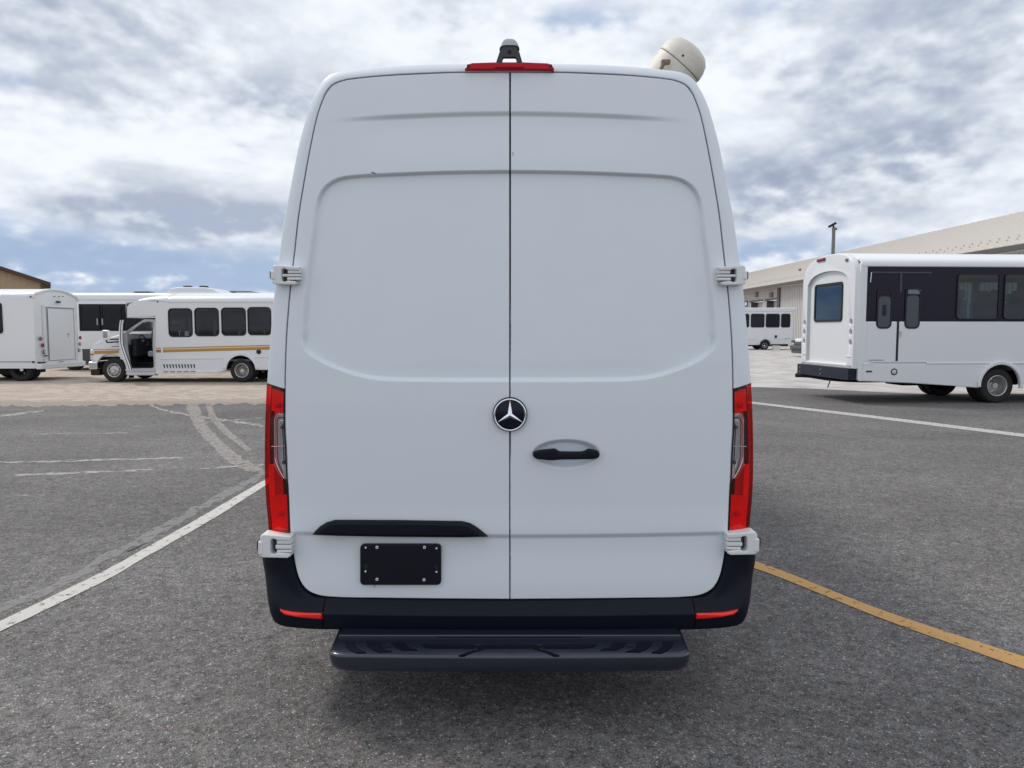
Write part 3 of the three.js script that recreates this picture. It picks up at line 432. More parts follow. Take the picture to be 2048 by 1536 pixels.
// hinges
function hinge(x0, y0, x1, y1, side, low, label) { // photograph box, opening towards the door
  const X = (f) => (side < 0 ? lerp(x0, x1, f) : lerp(x1, x0, f)), Y = (f) => lerp(y0, y1, f), zf = R(X(0.85), Y(0.5)).z, T = low ? 0.05 : 0.042, zb = zf - 0.03;
  const P = (fx, fy, z = zf + T) => { const q = onZ(X(fx), Y(fy), z); return [q.x, q.y]; };
  const C = [[0.04, 0.12], [0.08, 0.03], [0.16, 0], [0.97, 0.08], [1.0, 0.12], [0.98, 0.27], [0.56, 0.25], [0.5, 0.2], [0.43, 0.18], [0.37, 0.24], [0.36, 0.35], [0.36, 0.7], [0.38, 0.8], [0.45, 0.84], [0.53, 0.8], [0.58, 0.77], [low ? 0.97 : 0.88, 0.82], [low ? 0.96 : 0.88, 0.93], [low ? 0.88 : 0.8, 0.99], [0.14, 0.97], [0.05, 0.92], [0.03, 0.82]];
  const h = vadd('hinge', ext(shapeOf(C.map((c) => P(...c))), zf + T - zb, 0.005, 3).translate(0, 0, zb), M.hingeWhite, van, label);
  vadd('hinge_plate', ext(shapeOf([[0.3, 0.15], [0.8, 0.15], [0.8, 0.85], [0.3, 0.85]].map((c) => P(...c))), 0.012).translate(0, 0, zf - 0.002), M.lampDark, h);
  const rows = low ? [[0.27, 0.42, 0.54], [0.455, 0.63, 0.5], [0.665, 0.78, 0.54]] : [[0.26, 0.42, 0.56], [0.45, 0.58, 0.36], [0.61, 0.75, 0.54]];
  for (const [a, b, x] of rows) { const A = P(x, a), B = P(low ? 1.0 : 1.02, b); vadd('hinge_finger', rbox(A[0], B[0], B[1], A[1], zf - 0.005, zf + T - 0.006, 0.004), M.hingeWhite, h); }
  const A = P(-0.02, 0.28), B = P(0.15, low ? 0.85 : 0.74); vadd('hinge_pad', rbox(A[0], B[0], B[1], A[1], zb + 0.005, zf + T + 0.003, 0.006), M.hingeWhite, h);
  const E = P(-0.09, 0.3), G = P(0.0, 0.68); vadd('hinge_cap', rbox(E[0], G[0], G[1], E[1], zb + 0.01, zf + T - 0.012, 0.003), M.black, h);
  const K = P(1.02, 0.1), Q = P(0.9, 0.98); if (!low) vadd('hinge_foot', rbox(K[0], Q[0], Q[1], K[1], zf - 0.012, zf + 0.006, 0.004), M.vanWhite, h);
}
hinge(542, 529.5, 599, 570, -1, false, 'upper left door hinge'); hinge(1437, 530, 1494, 571, 1, false, 'upper right door hinge');
hinge(517, 1069, 582, 1117, -1, true, 'lower left door hinge below the tail lamp'); hinge(1454, 1064, 1518, 1111, 1, true, 'lower right door hinge below the tail lamp');
// bumper: centre beam and two corner pieces
const BT = [[0, 0, -0.03], [0.08, 0.02, 0.006], [0.16, 0.08, 0.018], [0.3, 0.3, 0.046], [0.4, 0.42, 0.058], [0.48, 0.52, 0.058], [0.75, 0.9, 0.05], [0.86, 1.0, 0.04], [0.94, 1.04, 0.0], [1, 1.04, -0.08]];
const bt = (t, k) => { let i = 0; while (i < BT.length - 2 && BT[i + 1][0] < t) i++; const a = BT[i], b = BT[i + 1], f = clamp((t - a[0]) / (b[0] - a[0])), p = BT[Math.max(0, i - 1)][k], n = BT[Math.min(BT.length - 1, i + 2)][k]; return 0.5 * (2 * a[k] + (b[k] - p) * f + (2 * p - 5 * a[k] + 4 * b[k] - n) * f * f + (3 * a[k] - p - 3 * b[k] + n) * f * f * f); };
const yT = (px) => 1199.5 - 6 * Math.pow(Math.abs(px - AX) / 367, 2), yB = (px) => 1258.5;
{
  vadd('bumper', sheet(60, 40, (i, j) => { const px = lerp(652, 1384, i / 60), t = j / 40, T = R(px, yT(px)), B = R(px, yB(px)); const a = bt(t, 1); return V3(T.x, lerp(T.y, B.y + 0.012, a), T.z + bt(t, 2) - 0.01); }), M.bumper, van, 'dark centre section of the rear bumper');
  const CP = [[582, 1080, 526.5, 1092], [584.5, 1098, 527, 1106], [586.5, 1112, 528.5, 1122], [590, 1131, 533, 1146], [595, 1151, 538, 1173], [603, 1169, 544, 1198], [616, 1183.5, 550, 1224], [628, 1189, 557, 1240], [640, 1191.5, 575, 1250], [647, 1193, 612, 1256], [650.5, 1193.6, 650.5, 1258.5]];
  for (const side of [-1, 1]) {
    const mx = (v) => (side > 0 ? mir(v) : v), n = CP.length - 1;
    const at = (s) => { const i = clamp(Math.floor(s), 0, n - 1), t = s - i, P = (k) => CP[clamp(k, 0, n)]; return [0, 1, 2, 3].map((c) => { const a = P(i - 1)[c], b = P(i)[c], d = P(i + 1)[c], e = P(i + 2)[c]; return 0.5 * (2 * b + (d - a) * t + (2 * a - 5 * b + 4 * d - e) * t * t + (3 * b - a - 3 * d + e) * t * t * t); }); };
    const g = sheet(70, 44, (i, j) => {
      const s = i / 70 * n, q = at(s), be = sstep(4.2, n, s), t = Math.min(1, j / 40), G = R(mx(q[0]), q[1]), zo = G.z - lerp(0.1, 0, be), O = onZ(mx(q[2]), q[3], zo), base = j === 0 ? -0.03 : 0;
      const aQ = Math.sin(t * Math.PI / 2), zQ = -0.1 * (1 - Math.cos(t * Math.PI / 2)) + 0.012 * Math.sin(t * Math.PI) + 0.05 * sstep(2.5, 6, s) * sstep(0.15, 0.5, t) * (1 - sstep(0.7, 1, t)), aB = bt(t, 1), zB = bt(t, 2) - 0.01;
      const a = lerp(aQ, aB, be), zz = lerp(zQ + base, zB, be), back = (j > 40 ? (j - 40) * 0.12 * (1 - be) : 0);
      return V3(lerp(G.x, O.x, a), lerp(G.y, O.y + 0.012 * be, a), G.z + zz - back);
    }, side < 0);
    const corner = vadd('bumper_corner', g, M.bumper, van, side < 0 ? 'left bumper corner with a red reflector' : 'right bumper corner with a red reflector');
    van.updateMatrixWorld(true);
    const rc = new THREE.Raycaster(), eye = V3(0, EYE, 0), mat2 = M.bumper; mat2.side = THREE.DoubleSide;
    const hit = (px, py, off) => { rc.set(eye, ray(px, py).normalize()); const h = rc.intersectObject(corner, false)[0]; if (!h) return onZ(px, py, VAN_Z); const nn = h.face.normal.clone(); if (nn.z < 0) nn.negate(); return h.point.addScaledVector(nn, off); };
    const up = [[559.5, 1217], [568, 1219.5], [587, 1222.8], [618, 1224.8], [648, 1225.5]], dn = [[560, 1221.5], [570, 1230], [592, 1234.5], [626, 1238], [648.5, 1239]];
    const lerpL = (L, t) => { const f = t * (L.length - 1), i = Math.min(Math.floor(f), L.length - 2); return [lerp(L[i][0], L[i + 1][0], f - i), lerp(L[i][1], L[i + 1][1], f - i)]; };
    const refl = sheet(24, 6, (i, j) => { const t = i / 24, a = lerpL(up, t), b = lerpL(dn, t), e = (i === 0 || i === 24 || j === 0 || j === 6); return hit(mx(lerp(a[0], b[0], j / 6)), lerp(a[1], b[1], j / 6), e ? -0.002 : 0.004); }, side < 0);
    vadd('reflector', refl, M.redReflector, corner);
  }
}
{ // step below the bumper
  const zB = -3.06, zFr = -2.745, xl = onZ(661, 1300, -2.82).x, xr = onZ(1378, 1300, -2.82).x, y1 = onZ(1018, 1309, zFr).y, y0 = onZ(1018, 1350, zFr).y, r = 0.07;
  const xbl = onZ(672, 1262, -2.98).x, xbr = onZ(1366, 1262, -2.98).x, s = new THREE.Shape(); s.moveTo(xbl, zB); s.lineTo(xbr, zB); s.lineTo(xr, zFr - r); s.bezierCurveTo(xr, zFr - 0.015, xr - 0.03, zFr, xr - r - 0.02, zFr); s.quadraticCurveTo((xl + xr) / 2, zFr + 0.018, xl + r + 0.02, zFr); s.bezierCurveTo(xl + 0.03, zFr, xl, zFr - 0.015, xl, zFr - r); s.closePath();
  const ol = s.getSpacedPoints(240), mx0 = (xl + xr) / 2, mz0 = -2.9, prof = [[0.4, y1], [0.016, y1], [0.007, y1 - 0.002], [0.002, y1 - 0.007], [0, y1 - 0.014], [0.001, lerp(y1, y0, 0.45)], [0.006, lerp(y1, y0, 0.7)], [0.016, lerp(y1, y0, 0.88)], [0.032, y0], [0.3, y0]];
  const st = vadd('rear_step', sheet(prof.length - 1, ol.length - 1, (i, j) => { const p = ol[j], n = prof[i][0], ix = clamp(n / 0.68), iz = clamp(n / 0.155); return V3(lerp(p.x, mx0, ix), prof[i][1], p.y > -2.95 ? lerp(p.y, mz0, iz) : p.y); }), M.stepPlastic, van, 'dark moulded step below the bumper');
  const T = y1 + 0.0, px = (p) => { const q = onGround(p[0], p[1], T); return [q.x, q.z]; };
  const pad = (pts, name = 'tread_strip', h = 0.004, m = M.tread) => vadd(name, ext(shapeOf(pts.map(px)), h + 0.003, 0.001, 1).rotateX(Math.PI / 2).translate(0, T + h, 0), m, st);
  vadd('step_ledge', rbox(xl + 0.012, xr - 0.012, T - 0.004, T + 0.009, zB + 0.02, -2.905, 0.005), M.stepPlastic, st);
  for (const side of [-1, 1]) { const m = (p) => p.map((q) => [side > 0 ? mir(q[0]) : q[0], q[1]]);
    pad(m([[689, 1285], [710, 1285], [711, 1293], [720, 1301], [733, 1306], [714, 1307], [700, 1302], [692, 1294]]));
    pad(m([[731, 1285], [762, 1286], [764, 1295], [775, 1302], [784, 1304], [757, 1305], [744, 1300], [735, 1293]]));
    pad(m([[783, 1287], [811, 1287], [815, 1295], [835, 1301], [805, 1301], [792, 1296]]));
    pad(m([[842, 1290], [950, 1291], [950, 1297], [868, 1297], [850, 1295]]));
    pad(m([[966, 1297], [974, 1297], [954, 1303], [944, 1306], [927, 1312], [917, 1312], [935, 1305]]), 'tread_mark', 0.003);
    const h = px([side > 0 ? mir(775.5) : 775.5, 1292.5]); vadd('drain_hole', new THREE.CylinderGeometry(0.012, 0.012, 0.008, 16).translate(h[0], T + 0.002, h[1]), M.black, st);
    const h2 = px([side > 0 ? mir(957) : 957, 1293]); vadd('drain_hole', new THREE.CylinderGeometry(0.011, 0.011, 0.012, 16).translate(h2[0], T + 0.002, h2[1]), M.black, st);
  }
  pad([[956, 1291], [1080, 1291], [1080, 1297], [956, 1297]]);
  for (const x of [-0.5, 0.42]) vadd('step_bracket', box(x, x + 0.06, 0.26, 0.33, -3.6, -3.03), M.chassis, st);
}
{ // high brake lamp and camera housing over the doors
  const z = R(1018, 138).z + 0.004, P = (x, y, zz = z) => { const q = onZ(x, y, zz); return [q.x, q.y]; };
  const bar = vadd('brake_light', ext(shapeOf([[930, 141.5], [930.5, 138], [936, 131], [945, 128], [992, 126.5], [1046, 126.5], [1095, 128.5], [1103, 131.5], [1108, 139], [1107.5, 142.5], [1060, 141.5], [990, 141.5]].map((p) => P(...p))), 0.05, 0.005, 3).translate(0, 0, z - 0.035), M.redSolid, van, 'red high brake lamp bar over the doors');
  for (const x of [937, 1101]) { const p = P(x, 134.5); vadd('screw', new THREE.CylinderGeometry(0.006, 0.006, 0.004, 12).rotateX(Math.PI / 2).translate(p[0], p[1], z + 0.0155), M.black, bar); }
  vadd('lamp_base', rbox(P(970, 130)[0], P(1068, 130)[0], P(1018, 132)[1], P(1018, 124.8)[1], z - 0.09, z - 0.04, 0.004), M.black, bar);
  vadd('lamp_step', ext(shapeOf([[990, 139], [991, 130], [1046, 130], [1047, 139]].map((p) => P(...p))), 0.012, 0.003).translate(0, 0, z + 0.012), M.redSolid, bar);
  const zc = z - 0.03, Q = (x, y) => P(x, y, zc + 0.05);
  const arch = shapeOf([[990.5, 131], [993, 121], [999, 103], [1004, 94], [1010, 91.5], [1028, 91.5], [1034, 95], [1039, 104], [1044, 121], [1046.5, 131]].map((p) => Q(...p)));
  arch.holes.push(shapeOf([[1001, 127.5], [1004, 114], [1007, 111.5], [1031, 111.5], [1034, 114], [1036.5, 127.5]].map((p) => Q(...p))));
  const cam = vadd('camera_housing', ext(arch, 0.022, 0.004, 2).translate(0, 0, zc + 0.028), M.darkGrey, van, 'dark rear-view camera housing with a grey cap');
  const c0 = Q(999.5, 103), c1 = Q(1038.5, 103), yt = onZ(1019, 76.5, zc + 0.02).y, cx = (c0[0] + c1[0]) / 2;
  const capM = M.capGrey; capM.side = THREE.DoubleSide;
  vadd('camera_cap', sheet(24, 14, (i, j) => { const a = Math.PI * i / 24, v = j / 14, hw = (c1[0] - c0[0]) / 2 * (1.03 - 0.42 * Math.pow(v, 1.6)), base = lerp(c0[1], Q(0, 94)[1], v), rise = lerp(Q(0, 90.5)[1], yt, Math.sin(v * Math.PI / 2)); return V3(cx - hw * Math.sign(Math.cos(a)) * Math.pow(Math.abs(Math.cos(a)), 0.6), lerp(base, rise, Math.pow(Math.sin(a), 0.5)), zc + 0.053 - 0.04 * v); }), capM, cam);
  vadd('camera_back', sheet(24, 8, (i, j) => { const a = Math.PI * i / 24, v = j / 8, hw = (c1[0] - c0[0]) / 2 * (0.61 - 0.2 * v); return V3(cx - hw * Math.sign(Math.cos(a)) * Math.pow(Math.abs(Math.cos(a)), 0.6), lerp(Q(0, 94)[1], lerp(yt, yt - 0.05, v), Math.pow(Math.sin(a), 0.5)), zc + 0.013 - 0.015 * v); }), capM, cam);
  const l = Q(1019, 104); vadd('camera_lens', new THREE.CylinderGeometry(0.007, 0.008, 0.006, 16).rotateX(Math.PI / 2).translate(l[0], l[1], zc + 0.051), M.blackGloss, cam);
}
{ // tilted beige vent on the right of the roof
  const z = -3.62, c = onZ(1362, 127, z), tilt = -0.70, g = (prof) => new THREE.LatheGeometry(prof.map((p) => new THREE.Vector2(p[0], p[1])), 48).rotateX(0.28).rotateZ(tilt).translate(c.x - 0.003, c.y + 0.0, c.z);
  const r = 0.121, v = vadd('roof_vent', g([[r * 0.99, -0.012], [r * 0.985, -0.06], [r * 0.95, -0.14], [r * 0.9, -0.3], [r * 0.8, -0.34], [0.001, -0.34]].reverse()), M.beige, van, 'tilted beige domed vent on the right of the roof');
  vadd('vent_cap', g([[0.001, 0.098], [r * 0.35, 0.095], [r * 0.68, 0.083], [r * 0.88, 0.06], [r * 0.98, 0.03], [r * 1.01, 0.005], [r * 1.015, -0.006], [r * 0.97, -0.008]].reverse()), M.beige, v);
  vadd('vent_seam', g([[r * 0.98, -0.014], [r * 0.995, -0.011], [r * 0.98, -0.008]]), M.rust, v);
  const p1 = onZ(1328, 126, z + 0.13), p2 = onZ(1320, 142, z + 0.12); vadd('vent_clip', [rod(p1, p2, 0.009), rbox(p1.x - 0.012, p1.x + 0.03, p1.y - 0.004, p1.y + 0.016, p1.z - 0.02, p1.z + 0.006, 0.004)], M.rust, v);
  const b = onZ(1366, 111, z + 0.122); vadd('vent_bolt', new THREE.SphereGeometry(0.005, 8, 6).translate(b.x, b.y, b.z), M.black, v);
}
{ // underside and wheels
  vadd('underbody', [box(-0.9, 0.88, 0.36, 0.44, -9.3, -3.12), rbox(-0.86, 0.84, 0.24, 0.37, -9.2, -4.9, 0.03)], M.chassis);
  vadd('spare_wheel', tyreGeo(0.34, 0.2, 0.19).rotateX(Math.PI / 2).translate(-0.05, 0.33, -3.62), M.rubber);
  vadd('axle', rod(V3(-0.8, 0.34, -4.55), V3(0.8, 0.34, -4.55), 0.06), M.chassis); vadd('exhaust_pipe', rod(V3(0.55, 0.3, -3.35), V3(0.55, 0.33, -5), 0.035), M.chassis);
  for (const s of [-1, 1]) for (const z of [-4.55, -8.4]) { const w = part('wheel', tyreGeo(0.35, 0.22, 0.2).rotateY(Math.PI / 2), M.rubber, van); w.position.set(s * 0.85, 0.35, z - van.position.z); part('rim', new THREE.CylinderGeometry(0.2, 0.2, 0.2, 24).rotateZ(Math.PI / 2), M.satin, w); }
}

// ---------------------------------------------------------------- RIGHT BUS (white, dark band, front to the right)
{
  const p0 = onZ(1718, 662, -15.75), W = 2.44, TURN = 3.6 * Math.PI / 180;
  const bus = thing('shuttle_bus', 'white shuttle bus with a dark window band and black rear bumper, right of the van', 'bus', [0, 0, 0], TURN);
  const off = V3(0, 0, W / 2).applyAxisAngle(V3(0, 1, 0), TURN); bus.position.set(p0.x - off.x, 0, -15.75 - off.z); bus.updateMatrixWorld(true);
  const S = onPlane(bus, 2, W / 2), RR = onPlane(bus, 0, 0), xy = (px, py) => { const q = S(px, py); return [q.x, q.y]; }, zy = (px, py) => { const q = RR(px, py); return [q.z, q.y]; };
  const L = 8.4, yBand1 = S(1800, 531)[1] ?? S(1800, 531).y, y = (py, px = 1800) => S(px, py).y, x = (px, py = 640) => S(px, py).x;
  const yb1 = y(531), yb0 = y(643), ySill = y(727), yBot = y(762, 1730), yRoof = y(512), wx = x(1998, 774), wr = 0.39, arch = 0.47;
  const xWin = [[x(1911), x(1996)], [x(2005), x(2098)], [x(2107), x(2200)]];
  const yw0 = y(639), yw1 = y(546);
  // white lower side with the wheel arch cut out
  const lowSide = (z, side) => { const s = shapeOf([[0.03, yb0 - 0.001], [0.03, yBot], [1.2, yBot - 0.05], [2.2, y(772, 1890)], [wx - arch, y(776, 1945)], ...arcPts(wx, wr + 0.02, arch, Math.PI, 0, 20), [wx + arch, 0.42], [L, 0.42], [L, yb0 - 0.001]]); return ext(s, 0.05, 0.004).translate(0, 0, side > 0 ? z - 0.05 : z); };
  part('side_panel', [lowSide(W / 2, 1), box(0.1, 0.145, yb0, yb1 + 0.02, W / 2 - 0.05, W / 2 - 0.001)], M.busWhite, bus);
  part('side_panel', lowSide(-W / 2, -1), M.busWhite, bus);
  // dark band with window openings
  const band = (z, side) => { const s = shapeOf([[x(1731), yb0], [L, yb0], [L, yb1], [x(1731), yb1]]); for (const [a, b] of xWin) s.holes.push(roundRect(a, yw0, b, yw1, 0.09, THREE.Path)); if (side < 0) s.holes.push(roundRect(0.5, yw0, 1.9, yw1, 0.09, THREE.Path)); return ext(s, 0.04, 0.003).translate(0, 0, side > 0 ? z - 0.045 : z + 0.005); };
  part('window_band', band(W / 2, 1), M.blackGloss, bus, 'glossy near-black band along the windows');
  part('window_band', band(-W / 2, -1), M.blackGloss, bus);
  part('side_post', [rbox(0.0, x(1731) - 0.002, yBot + 0.02, yb1 + 0.05, W / 2 - 0.08, W / 2 + 0.002, 0.02), rbox(0.0, 0.2, yBot + 0.02, yb1 + 0.05, -W / 2, -W / 2 + 0.08, 0.02)], M.busWhite, bus);
  for (const side of [1, -1]) for (const [a, b] of side > 0 ? xWin : xWin.concat([[0.5, 1.9]])) sideWindow(bus, a, yw0, b, yw1, 0.09, side * (W / 2 - 0.012), side, M.glassLight, 0.025);
  part('roof', roofGeo(0.02, L, W + 0.02, yb1 - 0.01, yRoof - 0.02, 3.38, 0.2), M.busWhite, bus);
  // entry door: two leaves with tall windows
  const dx0 = x(1733), dxm = x(1796), dx1 = x(1851), zD = W / 2;
  for (const [a, b] of [[dx0 + 0.02, dxm - 0.025], [dxm + 0.025, dx1]]) part('door', ext(roundRect(a, y(722), b, yb0 - 0.02, 0.02), 0.012, 0.004).translate(0, 0, zD - 0.005), M.busWhite, bus);
  for (const [a, b] of [[1752, 1782.5], [1808.5, 1839]]) {
    const s = roundRect(x(a), y(657.5), x(b), y(575), 0.11); s.holes.push(roundRect(x(a) + 0.03, y(655), x(b) - 0.03, y(578), 0.09, THREE.Path));
    const w = part('door_window', ext(s, 0.03, 0.006).translate(0, 0, zD - 0.01), M.black, bus); part('pane', ext(roundRect(x(a) + 0.02, y(656), x(b) - 0.02, y(577), 0.09), 0.01).translate(0, 0, zD - 0.002), M.blackGloss, w);
    part('inner_shade', ext(roundRect(x(a) + 0.035, y(654.5), x(b) - 0.035, y(a < 1800 ? 593 : 591), 0.08), 0.006, 0.002).translate(0, 0, zD + 0.009), std([0.05, 0.06, 0.085], { roughness: 0.2 }), w);
    if (a < 1800) part('slot', ext(roundRect(x(1763), y(631.5), x(1771), y(610), 0.01), 0.004).translate(0, 0, zD + 0.0145), M.black, w); else part('inner_shade', ext(roundRect(x(1813), y(588), x(1839), y(579), 0.02), 0.006, 0.002).translate(0, 0, zD + 0.009), std([0.16, 0.18, 0.2], { roughness: 0.4 }), w);
  }
  part('door_seal', box(dxm - 0.025, dxm + 0.025, y(722), yb0, zD - 0.02, zD + 0.01), M.black, bus);
  part('door_header', [rbox(x(1740), x(1860), y(546.5), y(543.5), zD - 0.002, zD + 0.008, 0.003), rbox(x(1797), x(1801), y(585), y(546), zD - 0.002, zD + 0.006, 0.002)], std([0.045, 0.042, 0.07], { roughness: 0.35 }), bus);
  part('grab_handle', [rod(V3(x(1737), y(565), zD + 0.02), V3(x(1738.5), y(545), zD + 0.02), 0.012)], M.steel, bus);
  const hx = x(1802), hnd = part('door_handle', [new THREE.CylinderGeometry(0.028, 0.028, 0.03, 14).rotateX(Math.PI / 2).translate(hx, y(664), zD + 0.015), rbox(hx - 0.014, hx + 0.008, y(674), y(664), zD + 0.01, zD + 0.03, 0.006)], M.steel, bus);
  const trim = []; trim.push(rbox(0.12, dx0 + 0.18, y(729.5), y(727), zD - 0.01, zD + 0.016, 0.005), rbox(dx0 + 0.12, dx1 + 0.04, y(724.6), y(722.5), zD - 0.01, zD + 0.022, 0.005), rbox(dx1 + 0.06, L, y(728), y(725.2), zD - 0.01, zD + 0.02, 0.006), rod(V3(dx1 + 0.03, y(724), zD + 0.005), V3(dx1 + 0.09, y(727), zD + 0.005), 0.012));
  part('rub_rail', trim, M.busWhite, bus);
  part('lower_skirt', (() => { const s = shapeOf([[0.12, y(729.5)], [0.12, yBot + 0.01], [1.2, yBot - 0.04], [2.2, y(771.5, 1890)], [wx - arch - 0.02, y(775, 1945)], ...arcPts(wx, wr + 0.02, arch + 0.02, Math.PI * 0.97, Math.PI * 0.62, 8), [wx - 0.2, y(729.5)]]); return ext(s, 0.02, 0.006).translate(0, 0, zD - 0.008); })(), M.busWhite, bus);
  part('wheel_arch', (() => { const s = new THREE.Shape(); const o = arcPts(wx, wr + 0.03, arch + 0.055, Math.PI * 1.03, -0.05 * Math.PI, 30), i = arcPts(wx, wr + 0.02, arch - 0.02, -0.05 * Math.PI, Math.PI * 1.03, 30); return ext(shapeOf(o.concat(i)), 0.08, 0.02, 3).translate(0, 0, zD - 0.02); })(), M.busWhite, bus);
  part('marker_light', rbox(x(1735), x(1747), y(744.3), y(741), zD, zD + 0.025, 0.01), M.darkGrey, bus);
  { const cx = x(1791.5), cy = y(743.5), l = part('side_lamp', new THREE.TorusGeometry(0.062, 0.014, 8, 28).translate(cx, cy, zD + 0.012), M.darkGrey, bus); part('lamp_lens', new THREE.SphereGeometry(0.058, 20, 8).scale(1, 1, 0.25).translate(cx, cy, zD + 0.01), M.lampSilver, l); }
  part('lettering', (() => { const g = []; let q = x(1741); const r = rng(5); while (q < x(1770)) { const w = 0.018 + 0.014 * r(); g.push(box(q, q + w, y(720.8), y(719.4), zD + 0.007, zD + 0.0095)); q += w + 0.008; } return g; })(), M.darkGrey, bus, 'small illegible lettering low on the entry door');
  wheel(bus, wx, W / 2 - 0.17, wr, 1, M.satin, true, true); wheel(bus, wx, -W / 2 + 0.17, wr, -1, M.satin, true, true);
  wheel(bus, wx + 4.3, W / 2 - 0.17, wr, 1); wheel(bus, wx + 4.3, -W / 2 + 0.17, wr, -1);
  // rear cap: rim with round lamp openings, recessed panel with the rear window
  const topArc = (s, d) => Array.from({ length: 25 }, (_, i) => { const t = i / 24 * 2 - 1, z = t * (W / 2 - d); return [z, 3.36 - d - 0.2 * t * t - 0.32 * Math.pow(Math.abs(t), 9)]; });
  const rim = shapeOf([[-W / 2, yBot + 0.27], ...topArc(0, 0), [W / 2, yBot + 0.27]]);
  const lamps = [[1609, 646], [1608, 664], [1607.5, 682]].map((q) => zy(...q)), far = lamps.map((q) => [q[0], q[1]]);
  const open = [[-W / 2 + 0.24, yBot + 0.3], ...Array.from({ length: 17 }, (_, i) => { const t = i / 16 * 2 - 1; return [t * (W / 2 - 0.24), 3.0 - 0.14 * t * t - 0.14 * Math.pow(Math.abs(t), 7)]; }), [W / 2 - 0.24, yBot + 0.3]];
  const hp = new THREE.Path(open.map((q) => new THREE.Vector2(q[0], q[1]))); rim.holes.push(hp);
  for (const s of [-1, 1]) for (const [, yy] of far) rim.holes.push(circle(s * (W / 2 - 0.13), yy, 0.06));
  const toRear = (g, d) => g.rotateY(-Math.PI / 2).translate(d, 0, 0); // shape (z, y) -> x = z mirrored
  const rearGeo = (shape, depth, bevel, at) => { const g = ext(shape, depth, bevel, 3, 16); g.applyMatrix4(new THREE.Matrix4().set(0, 0, 1, at, 0, 1, 0, 0, 1, 0, 0, 0, 0, 0, 0, 1)); const ix = g.index; for (let i = 0, p = g.attributes.position, n = g.attributes.normal, u = g.attributes.uv; i < p.count; i += 3) { for (const A of [p, n, u]) { const k = A.itemSize; for (let c = 0; c < k; c++) { const t = A.array[i * k + c]; A.array[i * k + c] = A.array[(i + 2) * k + c]; A.array[(i + 2) * k + c] = t; } } } return g; };
  part('rear_cap', toCreasedNormals(rearGeo(rim, 0.16, 0.018, -0.12), 0.6), M.gelWhite, bus);
  const win = [zy(1634, 641), zy(1690, 568)], wz = [Math.min(win[0][0], win[1][0]), Math.max(win[0][0], win[1][0])], wy = [zy(1662, 641)[1], zy(1662, 569)[1]];
  const pan = shapeOf([[-W / 2 + 0.22, yBot + 0.05], [-W / 2 + 0.22, 3.02], [W / 2 - 0.22, 3.02], [W / 2 - 0.22, yBot + 0.05]]); pan.holes.push(roundRect(wz[0], wy[0], wz[1], wy[1], 0.06, THREE.Path));
  part('rear_panel', rearGeo(pan, 0.04, 0.004, -0.05), M.gelWhite, bus);
  part('rear_sill', [rbox(-0.12, 0.0, yBot + 0.26, yBot + 0.36, -W / 2 + 0.02, W / 2 - 0.02, 0.03)], M.gelWhite, bus);
  { const s = roundRect(wz[0] - 0.03, wy[0] - 0.03, wz[1] + 0.03, wy[1] + 0.03, 0.09); s.holes.push(roundRect(wz[0] + 0.03, wy[0] + 0.03, wz[1] - 0.03, wy[1] - 0.03, 0.05, THREE.Path)); const w = part('rear_window', rearGeo(s, 0.06, 0.01, -0.075), M.black, bus); part('pane', rearGeo(roundRect(wz[0], wy[0], wz[1], wy[1], 0.05), 0.01, 0, -0.058), phys([0.002, 0.032, 0.075], { roughness: 0.03, specularIntensity: 0.45 }), w); }
  part('lamp_cavity', [box(-0.03, 0.035, 1.2, 2.1, -W / 2 + 0.04, -W / 2 + 0.22), box(-0.03, 0.035, 1.2, 2.1, W / 2 - 0.22, W / 2 - 0.04)], M.black, bus);
  for (const [px, py] of [[1610, 539.5], [1705, 520]]) { const q = zy(px, py); part('marker_light', rbox(-0.15, -0.11, q[1] - 0.03, q[1] + 0.03, q[0] - 0.05, q[0] + 0.05, 0.015), M.rust, bus); }
  { const a = zy(1645, 522), b = zy(1661, 518); const lamp = part('brake_light', rbox(-0.15, -0.11, (a[1] + b[1]) / 2 - 0.035, (a[1] + b[1]) / 2 + 0.035, Math.min(a[0], b[0]), Math.max(a[0], b[0]), 0.012), M.darkGrey, bus); for (let k = 0; k < 3; k++) part('lamp_lens', new THREE.SphereGeometry(0.03, 10, 8).scale(0.5, 0.8, 1.4).translate(-0.152, (a[1] + b[1]) / 2, lerp(a[0], b[0], 0.2 + 0.3 * k)), M.redSolid, lamp); }
  for (const s of [-1, 1]) part('rear_step_pad', rbox(-0.13, -0.1, 1.02, 1.06, s * (W / 2 - 0.27), s * (W / 2 - 0.07), 0.008), M.gelWhite, bus);
  // bumper: steel channel with bolts, exhaust below
  const bs = [[-0.16, yBot + 0.06], [-0.16, yBot + 0.045], [-0.36, yBot + 0.045], [-0.36, yBot - 0.17], [-0.3, yBot - 0.17], [-0.3, yBot - 0.155], [-0.345, yBot - 0.15], [-0.345, yBot + 0.06]];
  const bumper = part('bumper', [rbox(-0.21, -0.18, yBot + 0.03, yBot + 0.27, -W / 2, W / 2 + 0.01, 0.01), rbox(-0.21, -0.06, yBot + 0.25, yBot + 0.272, -W / 2, W / 2 + 0.01, 0.008), rbox(-0.225, -0.06, yBot + 0.02, yBot + 0.042, -W / 2, W / 2 + 0.01, 0.008), box(-0.205, -0.06, yBot + 0.03, yBot + 0.26, W / 2 - 0.02, W / 2 + 0.006)], M.navySteel, bus, 'black steel channel bumper');
  for (const pz of [1617, 1659]) for (const dy of [-0.015, -0.12]) { const q = zy(pz, 740); part('bolt', new THREE.CylinderGeometry(0.016, 0.016, 0.02, 8).rotateZ(Math.PI / 2).translate(-0.215, yBot + dy + 0.21, q[0]), M.steel, bumper); }
